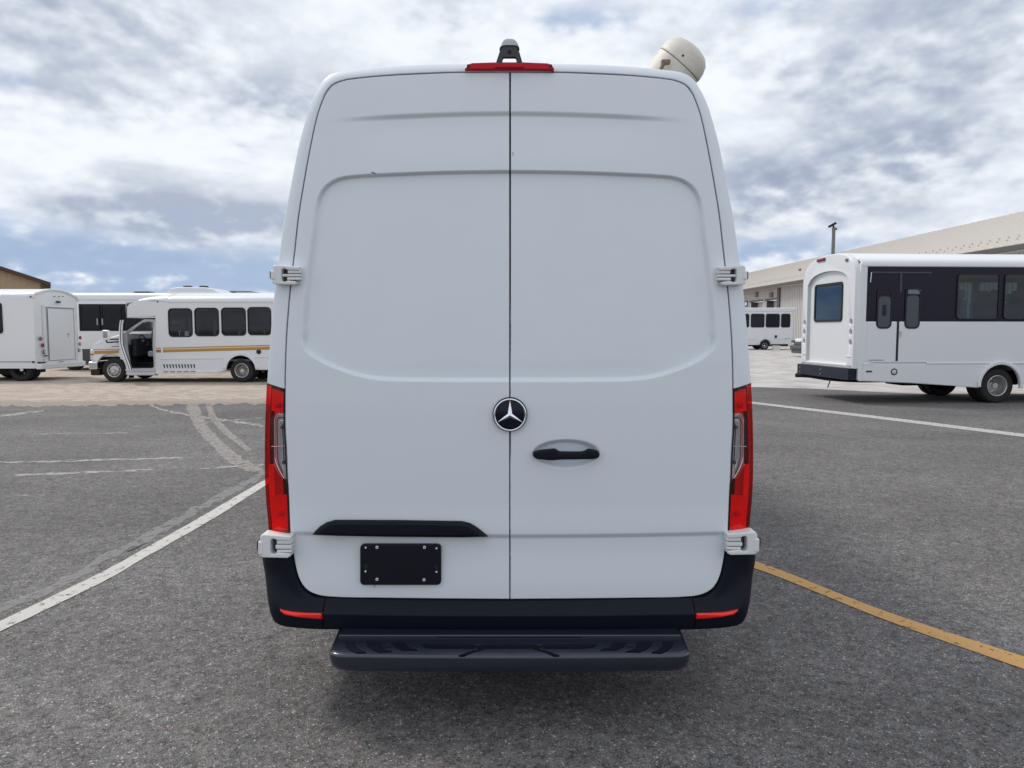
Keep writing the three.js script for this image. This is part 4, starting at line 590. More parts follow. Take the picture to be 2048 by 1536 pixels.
  part('exhaust_pipe', [tube([V3(-0.3, 0.5, -W / 2 + 0.12), V3(-0.1, 0.5, -W / 2 + 0.3), V3(0.2, 0.46, -0.3), V3(0.6, 0.44, -0.1), V3(1.5, 0.44, 0)], 0.05, 30, 10)], M.chassis, bus); part('hanging_cable', rod(V3(-0.1, 0.55, 0.3), V3(-0.2, 0.3, 0.32), 0.012), M.chassis, bus);
  part('underbody', [box(0.0, L, 0.5, 0.62, -0.75, 0.75), box(1.9, 2.6, 0.3, 0.6, -0.9, -0.2), rod(V3(wx, wr, -W / 2 + 0.2), V3(wx, wr, W / 2 - 0.2), 0.07), rbox(wx - 0.9, wx - 0.55, 0.36, 0.62, 0.3, 0.95, 0.05), rbox(wx + 0.6, wx + 1.6, 0.3, 0.6, -0.9, -0.2, 0.05)], M.chassis, bus);
  part('floor', box(0.05, L - 0.02, 1.02, 1.08, -W / 2 + 0.06, W / 2 - 0.06), M.interior, bus);
  part('bulkhead', [box(L - 0.06, L - 0.02, 0.5, 3.0, -W / 2 + 0.05, W / 2 - 0.05), box(1.75, 1.78, 0.8, 1.9, -0.2, W / 2 - 0.1)], M.busWhite, bus);
  for (let k = 0; k < 5; k++) for (const s of [-1, 1]) { const xs = 2.5 + k * 0.85; const se = part('seat', [rbox(xs, xs + 0.5, 1.5, 1.66, s * 0.25, s * 1.05, 0.04)], M.seat, bus); for (const q of [0.44, 0.86]) { part('seat_back', rbox(xs - 0.12, xs + 0.06, 1.6, 2.3, s * (q - 0.2), s * (q + 0.2), 0.06), M.seatGrey, se); part('headrest', rbox(xs - 0.1, xs + 0.05, 2.32, 2.52, s * (q - 0.13), s * (q + 0.13), 0.05), M.seatGrey, se); } }
  part('grab_rail', [rod(V3(1.9, 2.0, 0.6), V3(1.9, 0.8, 0.6), 0.018), rod(V3(1.9, 2.9, -0.4), V3(L, 2.9, -0.4), 0.018)], M.steel, bus);
  // cab beyond the picture's right edge
  part('cab', [ext(shapeOf([[L, 0.45], [L, 2.1], [L + 0.5, 2.1], [L + 1.2, 1.35], [L + 2.0, 1.2], [L + 2.1, 0.95], [L + 2.1, 0.5]]), 1.9, 0.06, 3).translate(0, 0, -0.95), rbox(L - 0.02, L + 0.7, 2.0, 3.0, -W / 2, W / 2, 0.12)], M.busWhite, bus);
}

// ---------------------------------------------------------------- LEFT BUS with gold stripes, front to the left, driver's door open
{
  const W = 2.36, Z = -22.5, xr = onZ(646, 662, Z).x;
  const bus = thing('minibus', 'white minibus with two gold side stripes and its driver door open, left of the van', 'bus', [xr, 0, Z - W / 2], Math.PI);
  const S = onPlane(bus, 2, -W / 2), x = (px, py = 660) => S(px, py).x, y = (py, px = 420) => S(px, py).y, P = (px, py) => { const q = S(px, py); return [q.x, q.y]; };
  const RAKE = -0.016, xB = x(311), L = xB; // rearward stance: everything of the body tilts a little nose down
  const zN = -W / 2, cabW = 0.98;
  const yo = (px) => 0; 
  const bottom = [[x(646), y(738)], [x(515), y(740)]], wxr = x(482, 742), wxf = x(222, 744), wr = 0.372, arch = 0.46;
  const wins = [[337, 385.5, 616.5, 674], [389.5, 438.5, 615.5, 672.5], [443, 492.5, 615, 671.5], [495.5, 543, 614, 670.5], [548, 596, 613, 669.5]];
  const side = (z, sgn) => {
    const out = [P(646, 598), P(646, 738), [wxr - arch, y(740, 516)], ...arcPts(wxr, wr + 0.02, arch, 0 + Math.PI * 2, Math.PI, 22).map((q) => q), P(440, 745), P(330, 748), P(311, 747), P(311, 632), P(254.5, 635), P(254, 614), P(258, 608), P(273, 600), P(301, 601.5)];
    const fix = [P(646, 598), P(646, 738), [wxr - arch, y(739, 516)], ...arcPts(wxr, wr + 0.02, arch, Math.PI, 0, 22), P(440, 744), P(330, 748), P(311, 747), P(311, 632), P(254.5, 635), P(254, 614), P(258, 608), P(273, 600.5), P(301, 602)];
    const s = shapeOf(fix); for (const w of wins) s.holes.push(roundRect(x(w[0]), y(w[3]), x(w[1]), y(w[2]), 0.13, THREE.Path));
    return ext(s, 0.05, 0.005).translate(0, 0, sgn < 0 ? z : z - 0.05);
  };
  part('side_panel', side(zN, -1), M.busWhite, bus); part('side_panel', side(-zN, 1), M.busWhite, bus);
  for (const sgn of [-1, 1]) for (const w of wins) sideWindow(bus, x(w[0]), y(w[3]), x(w[1]), y(w[2]), 0.13, sgn * (W / 2 - 0.015), sgn, M.glass, 0.035);
  // roof and the bulging front over the cab
  const yc = y(602, 320), ye = y(592.5, 330);
  part('roof', roofGeo(0, x(328), W + 0.03, yc - 0.005, ye, ye + 0.16, 0.16), M.busWhite, bus);
  const nose = sheet(16, 24, (i, j) => { const t = i / 16, a = j / 24 * Math.PI, xx = lerp(x(336), x(254), t), drop = 0.34 * Math.pow(t, 1.7), cz = Math.cos(a), sz = Math.sin(a), w = W / 2 + 0.02 - 0.028 * t; const zz = w * Math.pow(Math.abs(cz), 0.55), rw = (W + 0.03) / 2 - 0.16, ry = zz > rw ? yc + (ye - yc) * Math.sqrt(Math.max(0, 1 - ((zz - rw) / 0.16) ** 2)) : ye + 0.16 * (1 - (zz / rw) ** 2); return V3(xx, lerp(ry + 0.003, lerp(yc - 0.02, ye + 0.13, Math.pow(sz, 0.45)), sstep(0.05, 0.7, t)) - drop * Math.pow(sz, 0.3), -zz * Math.sign(cz)); }, true);
  part('roof_front', [nose, sheet(24, 6, (j, i) => { const a = j / 24 * Math.PI, t = i / 6, cz = Math.cos(a), sz = Math.sin(a), top = lerp(yc - 0.02, ye + 0.13, Math.pow(sz, 0.45)) - 0.34 * Math.pow(sz, 0.3); return V3(x(254) + 0.02 * Math.sin(t * Math.PI), lerp(top, y(635, 254), t), -(W / 2 - 0.008) * Math.sign(cz) * Math.pow(Math.abs(cz), 0.55)); }), box(x(311) - 0.02, x(254.6), y(635, 254) - 0.01, y(635, 254) + 0.03, -W / 2 + 0.01, W / 2 - 0.01)], M.busWhite, bus);
  const dbl = M.busWhite; dbl.side = THREE.DoubleSide;
  part('gutter', [rbox(0, x(336), y(604.5), y(601), zN - 0.02, zN + 0.005, 0.008), rbox(0, x(336), y(604.5), y(601), -zN - 0.005, -zN + 0.02, 0.008)], M.busWhite, bus);
  part('marker_light', rbox(x(318.5), x(316.5), y(605), y(601), zN - 0.012, zN + 0.002, 0.004), M.darkGrey, bus);
  // stripes
  const strip = (px0, px1, ya0, ya1, yb0, yb1, z, m, n) => part(n, ext(shapeOf([P(px0, ya0), P(px1, yb0), P(px1, yb1), P(px0, ya1)]), 0.004).translate(0, 0, z - 0.004), m, bus);
  strip(326, 644, 695.2, 697.3, 687, 689, zN - 0.001, M.gold, 'stripe'); strip(326, 644, 697.3, 699.3, 689, 691, zN - 0.001, M.cream, 'stripe'); strip(326, 644, 699.3, 704.8, 691, 696.5, zN - 0.001, M.gold, 'stripe');
  strip(312.5, 322, 695.6, 697.6, 695.2, 697.2, zN - 0.001, M.gold, 'stripe'); strip(312.5, 322, 699.5, 705, 699.3, 704.8, zN - 0.001, std([0.3, 0.12, 0.04], { roughness: 0.4 }), 'stripe');
  // lower skirt trims, vents, filler
  part('rub_rail', [ext(shapeOf([P(320, 716.2), P(446, 715), P(446, 717.6), P(320, 718.4)]), 0.022, 0.006).translate(0, 0, zN - 0.015), ext(shapeOf([P(505, 713), P(640, 711.5), P(640, 714), P(505, 715.5)]), 0.022, 0.006).translate(0, 0, zN - 0.015), ext(shapeOf([P(313, 744), P(436, 741.5), P(436, 745), P(313, 748.5)]), 0.04, 0.01).translate(0, 0, zN - 0.03)], M.busWhite, bus);
  for (let k = 0; k < 11; k++) { const p = 327.5 + k * 6; part('vent_slot', ext(shapeOf([P(p - 1.6, 728.6), P(p + 1.8, 728.5), P(p + 3, 736), P(p + 1.2, 736.5)]), 0.01).translate(0, 0, zN - 0.006), M.lampDark, bus); }
  for (let k = 0; k < 5; k++) { const p = 328 + k * 13.4; part('step_slot', ext(shapeOf([P(p, 743 - 0.15 * k), P(p + 10, 742.7 - 0.15 * k), P(p + 10, 744 - 0.15 * k), P(p, 744.2 - 0.15 * k)]), 0.012).translate(0, 0, zN - 0.042), M.lampDark, bus); }
  { const c = P(517.5, 703.5); const f = part('fuel_filler', new THREE.CylinderGeometry(0.075, 0.075, 0.02, 24).rotateX(Math.PI / 2).translate(c[0], c[1], zN - 0.004), M.darkGrey, bus); part('filler_cap', new THREE.CylinderGeometry(0.035, 0.04, 0.04, 12).rotateX(Math.PI / 2).translate(c[0] - 0.01, c[1] - 0.01, zN - 0.015), M.black, f); }
  part('wheel_arch', ext(shapeOf(arcPts(wxr, wr + 0.03, arch + 0.1, Math.PI * 0.98, 0.02 * Math.PI, 26).concat(arcPts(wxr, wr + 0.02, arch - 0.01, 0.02 * Math.PI, Math.PI * 0.98, 26))), 0.05, 0.016, 3).translate(0, 0, zN - 0.03), M.busWhite, bus);
  wheel(bus, wxr, zN + 0.17, wr, -1, M.satin, true, true); wheel(bus, wxr, -zN - 0.17, wr, 1, M.satin, true, true);
  wheel(bus, wxf, -cabW + 0.08, wr, -1, M.satin); wheel(bus, wxf, cabW - 0.08, wr, 1, M.satin);
  // cab: lies 0.2 m inside the body sides; photograph points are taken on its own side plane
  const C = onPlane(bus, 2, -cabW), cp = (px, py) => { const q = C(px, py); return [q.x, q.y]; };
  const fend = shapeOf([cp(183.5, 697), cp(190, 686), cp(203, 680), cp(222, 674), cp(244, 669), cp(247, 690), cp(255, 725), cp(258, 748), cp(251, 750), ...arcPts(C(222, 744).x, wr + 0.03, 0.45, Math.PI * 0.98 + Math.PI, Math.PI * 2, 1).slice(0, 0), ...arcPts(C(222, 744).x, wr + 0.05, 0.46, Math.PI * 1.0, 0.09, 20), cp(190, 722), cp(186, 722)]);
  for (const s of [-1, 1]) part('fender', ext(fend, 0.1, 0.03, 3).translate(0, 0, s < 0 ? -cabW : cabW - 0.1), M.busWhite, bus);
  part('bonnet', ext(shapeOf([cp(182, 714), cp(182, 698), cp(186, 690), cp(194, 683.5), cp(207, 677.5), cp(224, 672.5), cp(244, 667.5), cp(246, 690), cp(246, 714)]), 2 * cabW - 0.14, 0.05, 4).translate(0, 0, -cabW + 0.07), M.busWhite, bus);
  strip2([186, 244, 698.5, 700, 697.4, 699.2], M.gold); strip2([188, 238, 702, 708.5, 700.5, 706.5], M.gold);
  function strip2(q, m) { part('stripe', ext(shapeOf([cp(q[0], q[2]), cp(q[1], q[4]), cp(q[1], q[5]), cp(q[0], q[3])]), 0.004).translate(0, 0, -cabW - 0.004), m, bus); }
  part('lettering', (() => { const g = [], r = rng(9); let q = 223; while (q < 237) { const w = 1.4 + r(); const a = cp(q, 692.8 - (q - 223) * 0.06), b = cp(q + w, 694.4 - (q - 223) * 0.06); g.push(box(a[0], b[0], a[1], b[1], -cabW - 0.003, -cabW)); q += w + 0.6; } return g; })(), M.darkGrey, bus, 'small dark lettering on the front wing');
  for (const s of [-1, 1]) { const a = cp(179, 699), b = cp(187.5, 721); const h = part('headlight', rbox(a[0], b[0], a[1], b[1], s * (cabW + 0.004), s * (cabW - 0.3), 0.04), M.lampSilver, bus); const c = cp(183, 703.5), d = cp(187, 711); part('indicator', rbox(cp(180, 707)[0], cp(188, 712)[0], c[1] - 0.05, d[1], s * (cabW + 0.008), s * (cabW - 0.2), 0.02), M.amber, h); }
  part('grille', rbox(cp(179.5, 700)[0], cp(184, 700)[0], cp(180, 722)[1], cp(180, 699)[1], -0.66, 0.66, 0.03), M.darkGrey, bus);
  part('front_bumper', [rbox(cp(176.5, 730)[0], cp(195, 730)[0], cp(180, 739.5)[1], cp(180, 723)[1], -cabW - 0.02, cabW + 0.02, 0.05)], M.chrome, bus);
  part('bumper_valance', rbox(cp(179, 740)[0], cp(198, 740)[0], cp(180, 751)[1], cp(180, 738)[1], -cabW + 0.03, cabW - 0.03, 0.04), M.black, bus);
  // door frame, windscreen, far side
  const frame = (px) => { const s = shapeOf([cp(243, 668), cp(290, 637), cp(313, 634), cp(314, 751), cp(258, 751), cp(255, 735), cp(247, 690)]); s.holes.push(shapeOf([cp(252.5, 669), cp(283.5, 645.5), cp(292, 643.5), cp(303, 643.3), cp(306.5, 646), cp(305.5, 660), cp(305, 690), cp(307.5, 734), cp(304, 736.5), cp(262, 736.5), cp(259, 728), cp(254, 700)]).getPoints ? new THREE.Path([cp(252.5, 669), cp(283.5, 645.5), cp(292, 643.5), cp(303, 643.3), cp(306.5, 646), cp(305.5, 660), cp(305, 690), cp(307.5, 734), cp(304, 736.5), cp(262, 736.5), cp(259, 728), cp(254, 700)].map((q) => new THREE.Vector2(...q))) : null); return s; };
  part('cab_side', ext(frame(), 0.09, 0.012, 2).translate(0, 0, -cabW), M.busWhite, bus);
  const closed = shapeOf([cp(243, 668), cp(290, 637), cp(313, 634), cp(314, 751), cp(258, 751), cp(255, 735), cp(247, 690)]); const hole = [cp(254, 672), cp(283.5, 646), cp(304, 645), cp(304, 671.5), cp(256, 674)]; closed.holes.push(new THREE.Path(hole.map((q) => new THREE.Vector2(...q))));
  part('cab_side', ext(closed, 0.06, 0.008, 2).translate(0, 0, cabW - 0.06), M.busWhite, bus);
  part('cab_window', new THREE.ShapeGeometry(shapeOf(hole)).translate(0, 0, cabW - 0.03), M.clearPane, bus);
  { const a = cp(244, 667.5), b = cp(292, 634.5); part('windscreen', sheet(2, 10, (i, j) => { const z = lerp(-cabW + 0.05, cabW - 0.05, j / 10); return V3(lerp(a[0], b[0], i / 2) + 0.06 - 0.1 * z * z, lerp(a[1], b[1], i / 2), z); }), M.clearPane, bus); }
  part('cab_step', [rbox(cp(258, 745)[0], cp(314, 745)[0], cp(280, 750)[1], cp(280, 744.5)[1], -cabW - 0.12, -cabW + 0.1, 0.02), rbox(cp(252, 745)[0], cp(316, 745)[0], cp(280, 742)[1], cp(280, 738)[1], -cabW - 0.04, -cabW + 0.1, 0.015)], M.gelWhite, bus);
  part('bunk_floor', ext(shapeOf([cp(311, 632), cp(311, 638), cp(288, 638.5), cp(262, 636), cp(258, 633)]), 2 * cabW, 0).translate(0, 0, -cabW), M.greyPlastic, bus);
  // the open door stands out towards the viewer, seen nearly edge-on
  { const h = cp(248, 690), hz = -cabW - 0.01, base = bus.localToWorld(V3(h[0], 0, hz)), dirW = V3(0.475, 0, 0.88).normalize(), d = dirW.clone().transformDirection(bus.matrixWorld.clone().invert());
    const ys = [[738, 0.36], [715, 0.2], [690, 0.07], [668, 0.0], [640, 0.12]].map(([py, w]) => C(245, py).y);
    const perp = V3(d.z, 0, -d.x); // across the door's thickness
    // profile of the door's rear edge: bulges with the body side
    const edge = [[738, 258.5], [728, 255.5], [715, 250.5], [702, 246], [690, 242.5], [678, 241], [660, 241.2], [648, 242], [640.5, 243.5]];
    const pts = edge.map(([py, px]) => { const w = base.clone().addScaledVector(dirW, 0.55), q = onZ(px, py, w.z); return bus.worldToLocal(q); });
    const mk = (t0, t1, r0, r1) => sheet(edge.length - 1, 4, (i, j) => { const c = pts[i], k = [[t0, r0], [t0, r1], [t1, r1], [t1, r0], [t0, r0]][j]; return c.clone().addScaledVector(d, k[1] - 0.55 * 0).addScaledVector(perp, k[0]); });
    const door = part('cab_door', toCreasedNormals(mk(-0.045, 0.05, -0.5, 0.5), 0.5), M.busWhite, bus, 'driver door standing open'); door.material = M.busWhite;
    part('door_seal', mk(-0.012, 0.008, 0.495, 0.506), M.black, door);
    part('door_lining', mk(0.048, 0.075, -0.45, 0.42), M.cabDark, door);
  }
  // door mirror on its arms
  { const z = -cabW - 0.5, Q = onPlane(bus, 2, z), q = (px, py) => Q(px, py), a = q(204.5, 661.5), b = q(217.5, 676); const m = part('door_mirror', [rbox(a.x + 0.02, b.x, q(210, 681).y, a.y + 0.02, z - 0.03, z + 0.12, 0.05)], M.busWhite, bus); part('mirror_glass', rbox(a.x - 0.03, b.x + 0.02, b.y, a.y - 0.0, z - 0.036, z - 0.025, 0.005), std([0.5, 0.55, 0.57], { roughness: 0.05, metalness: 1 }), m);
    const e = C(237, 678), e2 = C(237, 683.5); part('mirror_arm', [rod(V3(q(212, 679).x, q(212, 679.5).y, z), V3(e.x, e.y, -cabW), 0.022), rod(V3(q(214, 684).x, q(214, 685).y, z), V3(e2.x, e2.y, -cabW), 0.022), rod(V3(q(214, 685).x, q(214, 685).y, z), V3(q(212, 679).x, q(212, 677).y, z), 0.022)], M.black, m); }
  // cab inside
  part('dashboard', [rbox(C(250, 690).x - 0.1, C(268, 690).x, y(715), y(676), -cabW + 0.12, cabW - 0.12, 0.08)], M.cabDark, bus);
  { const a = C(272, 681), w = part('steering_wheel', new THREE.TorusGeometry(0.19, 0.018, 8, 28).rotateY(Math.PI / 2).rotateZ(-0.5).translate(a.x, a.y, -0.5), M.cabDark, bus); part('column', rod(V3(a.x, a.y, -0.5), V3(a.x + 0.35, a.y - 0.25, -0.5), 0.03), M.greyPlastic, w); }
  { const a = C(288, 706), b = C(306, 706); for (const s of [-1, 1]) { const se = part('cab_seat', rbox(a.x, b.x, y(714), y(703), s * 0.2, s * 0.78, 0.05), M.seatGrey, bus); part('seat_back', rbox(b.x - 0.06, b.x + 0.16, y(706), y(662), s * 0.22, s * 0.76, 0.06), M.cabDark, se); } }
  part('cab_floor', [box(C(246, 740).x, xB, y(738), y(735), -cabW + 0.05, cabW - 0.05), box(C(246, 740).x, C(258, 740).x, y(735), y(690), -cabW + 0.08, cabW - 0.08), box(xB + 0.05, xB + 0.12, y(735), y(712), -cabW + 0.1, cabW - 0.1)], M.cabDark, bus);
  part('sun_visor', rbox(C(281, 650).x, C(291, 650).x, y(652), y(646.5), 0.3, 0.75, 0.02), M.cabDark, bus);
  part('floor', box(0.02, xB, 0.66, 0.72, -W / 2 + 0.06, W / 2 - 0.06), M.interior, bus);
  part('rear_wall', rbox(0, 0.06, 0.5, yc, -W / 2 + 0.02, W / 2 - 0.02, 0.02), M.busWhite, bus);
  for (let k = 0; k < 5; k++) for (const s of [-1, 1]) { const xs = 0.6 + k * 0.82; const se = part('seat', rbox(xs, xs + 0.45, 0.98, 1.12, s * 0.25, s * 1.05, 0.04), M.seat, bus); part('seat_back', rbox(xs - 0.1, xs + 0.03, 1.05, 1.72, s * 0.25, s * 1.05, 0.05), M.seat, se); }
  part('underbody', [box(0, L + 0.4, 0.42, 0.62, -0.8, 0.8), box(L + 0.1, L + 2.1, 0.38, 0.6, -0.55, 0.55), rod(V3(wxr, wr, -W / 2 + 0.2), V3(wxr, wr, W / 2 - 0.2), 0.07), rod(V3(wxf, wr, -0.8), V3(wxf, wr, 0.8), 0.05), rbox(0.1, 0.8, 0.35, 0.55, -1.0, 1.0, 0.06)], M.chassis, bus);
  part('mud_flap', [box(wxf - 0.45, wxf - 0.43, 0.12, 0.45, -cabW + 0.02, -cabW + 0.3)], M.rubber, bus);
  part('roof_hatch', rbox(x(486), x(443), ye + 0.14, ye + 0.2, 0.05, 0.55, 0.02), M.greyPlastic, bus);
}

// ---------------------------------------------------------------- LEFT EDGE BUS: rear door towards the middle of the lot
{
  const W = 2.36, Z = -23.0, xr = onZ(68, 662, Z).x;
  const bus = thing('shuttle_bus', 'plain white bus at the left photo edge with a windowless rear door', 'bus', [xr, 0, Z - W / 2], Math.PI);
  const S = onPlane(bus, 2, -W / 2), E = onPlane(bus, 0, 0), x = (px, py = 660) => S(px, py).x, y = (py, px = 30) => S(px, py).y, zy = (px, py) => { const q = E(px, py); return [q.z, q.y]; };
  const yb = y(737, 60), yc = y(594, 60), yt = y(584.5, 60), L = 7;
  const sec = []; for (let i = 0; i <= 8; i++) { const a = i / 8 * Math.PI / 2; sec.push([W / 2 - 0.18 + 0.18 * Math.cos(a), yc + (yt - yc) * Math.sin(a)]); } for (let i = 1; i <= 6; i++) sec.push([(W / 2 - 0.18) * (1 - i / 6), lerp(yt, yt + 0.16, 1 - (1 - i / 6) ** 2)]);
  const full = sec.concat(sec.slice(0, -1).reverse().map((q) => [-q[0], q[1]])), outline = [...full, [-W / 2, yb], [W / 2, yb]];
  part('body', toCreasedNormals(ext(shapeOf(outline), L, 0.05, 4).rotateY(Math.PI / 2), 0.5), M.busWhite, bus);
  part('roof_brow', toCreasedNormals(ext(shapeOf(full.map((q) => [q[0] * 1.012, q[1] + 0.012]).concat(full.map((q) => [q[0] * 0.99, q[1] - 0.06]).reverse())), 0.2, 0.02, 3).rotateY(Math.PI / 2).translate(-0.05, 0, 0), 0.5), M.gelWhite, bus);
  part('rub_rail', rbox(0.02, L, y(724.5), y(722.5), -W / 2 - 0.012, -W / 2 + 0.01, 0.005), M.greyPlastic, bus);
  sideWindow(bus, x(6.5), y(667), x(-52), y(605), 0.1, -W / 2 - 0.004, -1, M.glassBlock, 0.03); sideWindow(bus, x(-60), y(667), x(-120), y(605), 0.1, -W / 2 - 0.004, -1, M.glassBlock, 0.03);
  // rear face pieces, on x = 0 looking to -x
  const q = (px, py) => zy(px, py), za = (a, b) => [Math.min(a, b), Math.max(a, b)];
  { const a = q(82, 612), b = q(147, 612), z = za(a[0], b[0]), yd1 = q(100, 614)[1], yd0 = q(100, 722)[1]; part('door_hood', rbox(-0.09, 0.01, yd1 - 0.01, yd1 + 0.05, z[0], z[1], 0.015), M.gelWhite, bus);
    part('door_frame', [rbox(-0.075, 0.0, yd0 - 0.04, yd1 + 0.0, z[0] + 0.01, z[0] + 0.1, 0.012), rbox(-0.075, 0.0, yd0 - 0.04, yd1 + 0.0, z[1] - 0.1, z[1] - 0.01, 0.012), rbox(-0.075, 0.0, yd0 - 0.06, yd0, z[0] + 0.01, z[1] - 0.01, 0.012)], M.gelWhite, bus);
    const d0 = q(92, 618), d1 = q(142, 618), zz = za(d0[0], d1[0]); const door = part('rear_door', rbox(-0.07, -0.04, yd0 + 0.02, yd1 - 0.05, zz[0], zz[1], 0.01), M.gelWhite, bus); const h = q(132.5, 668); part('door_handle', [rbox(-0.1, -0.06, h[1] - 0.03, h[1] + 0.03, h[0] - 0.05, h[0] + 0.05, 0.012), rbox(-0.08, -0.06, h[1] - 0.12, h[1] - 0.02, h[0] - 0.02, h[0] + 0.02, 0.008)], M.steel, door); }
  const lampAt = (px, py, m) => { const c = q(px, py), l = part('rear_lamp', new THREE.TorusGeometry(0.052, 0.014, 8, 24).rotateY(Math.PI / 2).translate(-0.058, c[1], c[0]), M.darkGrey, bus); part('lamp_lens', new THREE.SphereGeometry(0.05, 16, 10).scale(0.3, 1, 1).translate(-0.058, c[1], c[0]), m, l); };
  lampAt(78, 677.5, M.amber); lampAt(81.8, 690.5, M.redSolid); lampAt(85.2, 704, M.lampSilver); lampAt(157, 675.5, M.redSolid); lampAt(156.5, 688, M.redDark); lampAt(155.3, 700.5, M.lampSilver);
  { const c = q(113.5, 604); part('brake_light', rbox(-0.08, -0.04, c[1] - 0.035, c[1] + 0.035, c[0] - 0.1, c[0] + 0.1, 0.012), M.darkGrey, bus); for (const px of [104.5, 113.5, 121.5]) { const m = q(px, 593); part('marker_light', rbox(-0.09, -0.05, m[1] - 0.012, m[1] + 0.012, m[0] - 0.025, m[0] + 0.025, 0.006), M.greenTrim, bus); } }
  { const c = q(65, 593.5); part('marker_light', rbox(0.02, 0.07, y(595), y(592), -W / 2 - 0.02, -W / 2 + 0.01, 0.006), M.darkGrey, bus); const d = q(75, 724.5), e = q(88, 711.5); part('side_marker', rbox(-0.07, -0.04, d[1] - 0.015, d[1] + 0.015, d[0] - 0.05, d[0] + 0.05, 0.006), M.darkGrey, bus); part('tow_eye', rbox(-0.09, -0.04, e[1] - 0.02, e[1] + 0.02, e[0] - 0.06, e[0] + 0.06, 0.01), M.darkGrey, bus); part('side_marker', rbox(0.02, 0.1, y(726), y(722), -W / 2 - 0.02, -W / 2, 0.006), M.darkGrey, bus); }
  part('rear_bumper', rbox(-0.2, 0.0, q(80, 738)[1], q(80, 727)[1], -W / 2 - 0.02, W / 2 + 0.02, 0.03), M.gelWhite, bus);
  part('tow_bar', [box(-0.1, 0.8, 0.5, 0.58, -0.1, 0.1), rod(V3(-0.15, 0.52, 0.3), V3(1, 0.5, 0.3), 0.04), box(-0.05, 0.6, 0.5, 0.6, -W / 2 + 0.1, -0.3)], M.chassis, bus);
  const wx = x(35, 745); wheel(bus, wx, -W / 2 + 0.25, 0.37, -1, M.chassis, true, true); wheel(bus, wx + 1.5, W / 2 - 0.25, 0.37, 1, M.chassis, true, true); wheel(bus, wx + 4.2, -W / 2 + 0.25, 0.37, -1); wheel(bus, wx + 4.2, W / 2 - 0.25, 0.37, 1);
  part('underbody', [box(0.1, L, 0.42, yb + 0.02, -W / 2 + 0.12, W / 2 - 0.12), box(0.9, 2.2, 0.2, 0.5, -0.7, 0.7)], M.chassis, bus);
}

// ---------------------------------------------------------------- LONG COACH behind the two left buses
{
  const W = 2.5, Z = -29.5, xr = onZ(690, 662, Z).x;
  const bus = thing('coach', 'long white coach with a dark window strip, behind the gold striped minibus', 'bus', [xr, 0, Z - W / 2], Math.PI);
  const S = onPlane(bus, 2, -W / 2), x = (px, py = 640) => S(px, py).x, y = (py, px = 200) => S(px, py).y, L = x(96);
  const yb = y(731), yc = y(594), yt = y(586);
  const sec = []; for (let i = 0; i <= 8; i++) { const a = i / 8 * Math.PI / 2; sec.push([W / 2 - 0.2 + 0.2 * Math.cos(a), yc + (yt - yc) * Math.sin(a)]); } for (let i = 1; i <= 5; i++) sec.push([(W / 2 - 0.2) * (1 - i / 5), lerp(yt, yt + 0.08, i / 5)]);
  part('body', toCreasedNormals(ext(shapeOf([...sec, ...sec.slice(0, -1).reverse().map((q) => [-q[0], q[1]]), [-W / 2, yb], [W / 2, yb]]), L, 0.04, 3).rotateY(Math.PI / 2), 0.5), M.busWhite, bus);
  part('gutter', rbox(0, L, y(599.5), y(598), -W / 2 - 0.03, -W / 2, 0.008), M.busWhite, bus);
  part('window_band', rbox(0.2, x(158.5), y(662), y(608), -W / 2 - 0.012, -W / 2 + 0.02, 0.01), M.blackGloss, bus);
  for (let k = 0; k < 7; k++) { const a = 162 + k * 43; sideWindow(bus, x(a), y(658), x(a + 39), y(611), 0.06, -W / 2 - 0.012, -1, M.glassBlock, 0.03, M.blackGloss); }
  for (const a of [196, 206]) part('grab_handle', rod(V3(x(a), y(650), -W / 2 - 0.05), V3(x(a), y(637), -W / 2 - 0.05), 0.03), M.greyPlastic, bus);
  part('grille_panel', rbox(x(180), x(162.5), y(729.5), y(698), -W / 2 - 0.025, -W / 2, 0.01), M.carGrey, bus);
  part('roof_unit', [ext(shapeOf([[x(432), yt + 0.02], [x(418), yt + 0.2], [x(402), yt + 0.26], [x(350), yt + 0.27], [x(334), yt + 0.22], [x(322), yt + 0.02]]), 1.6, 0.05, 3).translate(0, 0, -0.8), ext(shapeOf([[x(445), yt], [x(430), yt + 0.06], [x(322), yt + 0.06], [x(318), yt]]), 1.9, 0.02).translate(0, 0, -0.95)], M.gelWhite, bus);
  for (const a of [358, 391]) part('roof_fan', new THREE.CylinderGeometry(0.17, 0.2, 0.08, 20).translate(x(a), yt + 0.3, -0.35), M.darkGrey, bus);
  part('roof_hatch', [rbox(x(275), x(245), yt + 0.06, yt + 0.12, -0.3, 0.3, 0.02), rbox(x(486), x(443), yt + 0.08, yt + 0.13, -0.3, 0.3, 0.02)], M.darkGrey, bus);
  for (const px of [140, 520]) for (const s of [-1, 1]) wheel(bus, x(px), s * (W / 2 - 0.2), 0.45, s);
  part('underbody', box(0.1, L - 0.1, 0.35, yb + 0.05, -W / 2 + 0.15, W / 2 - 0.15), M.chassis, bus);
}

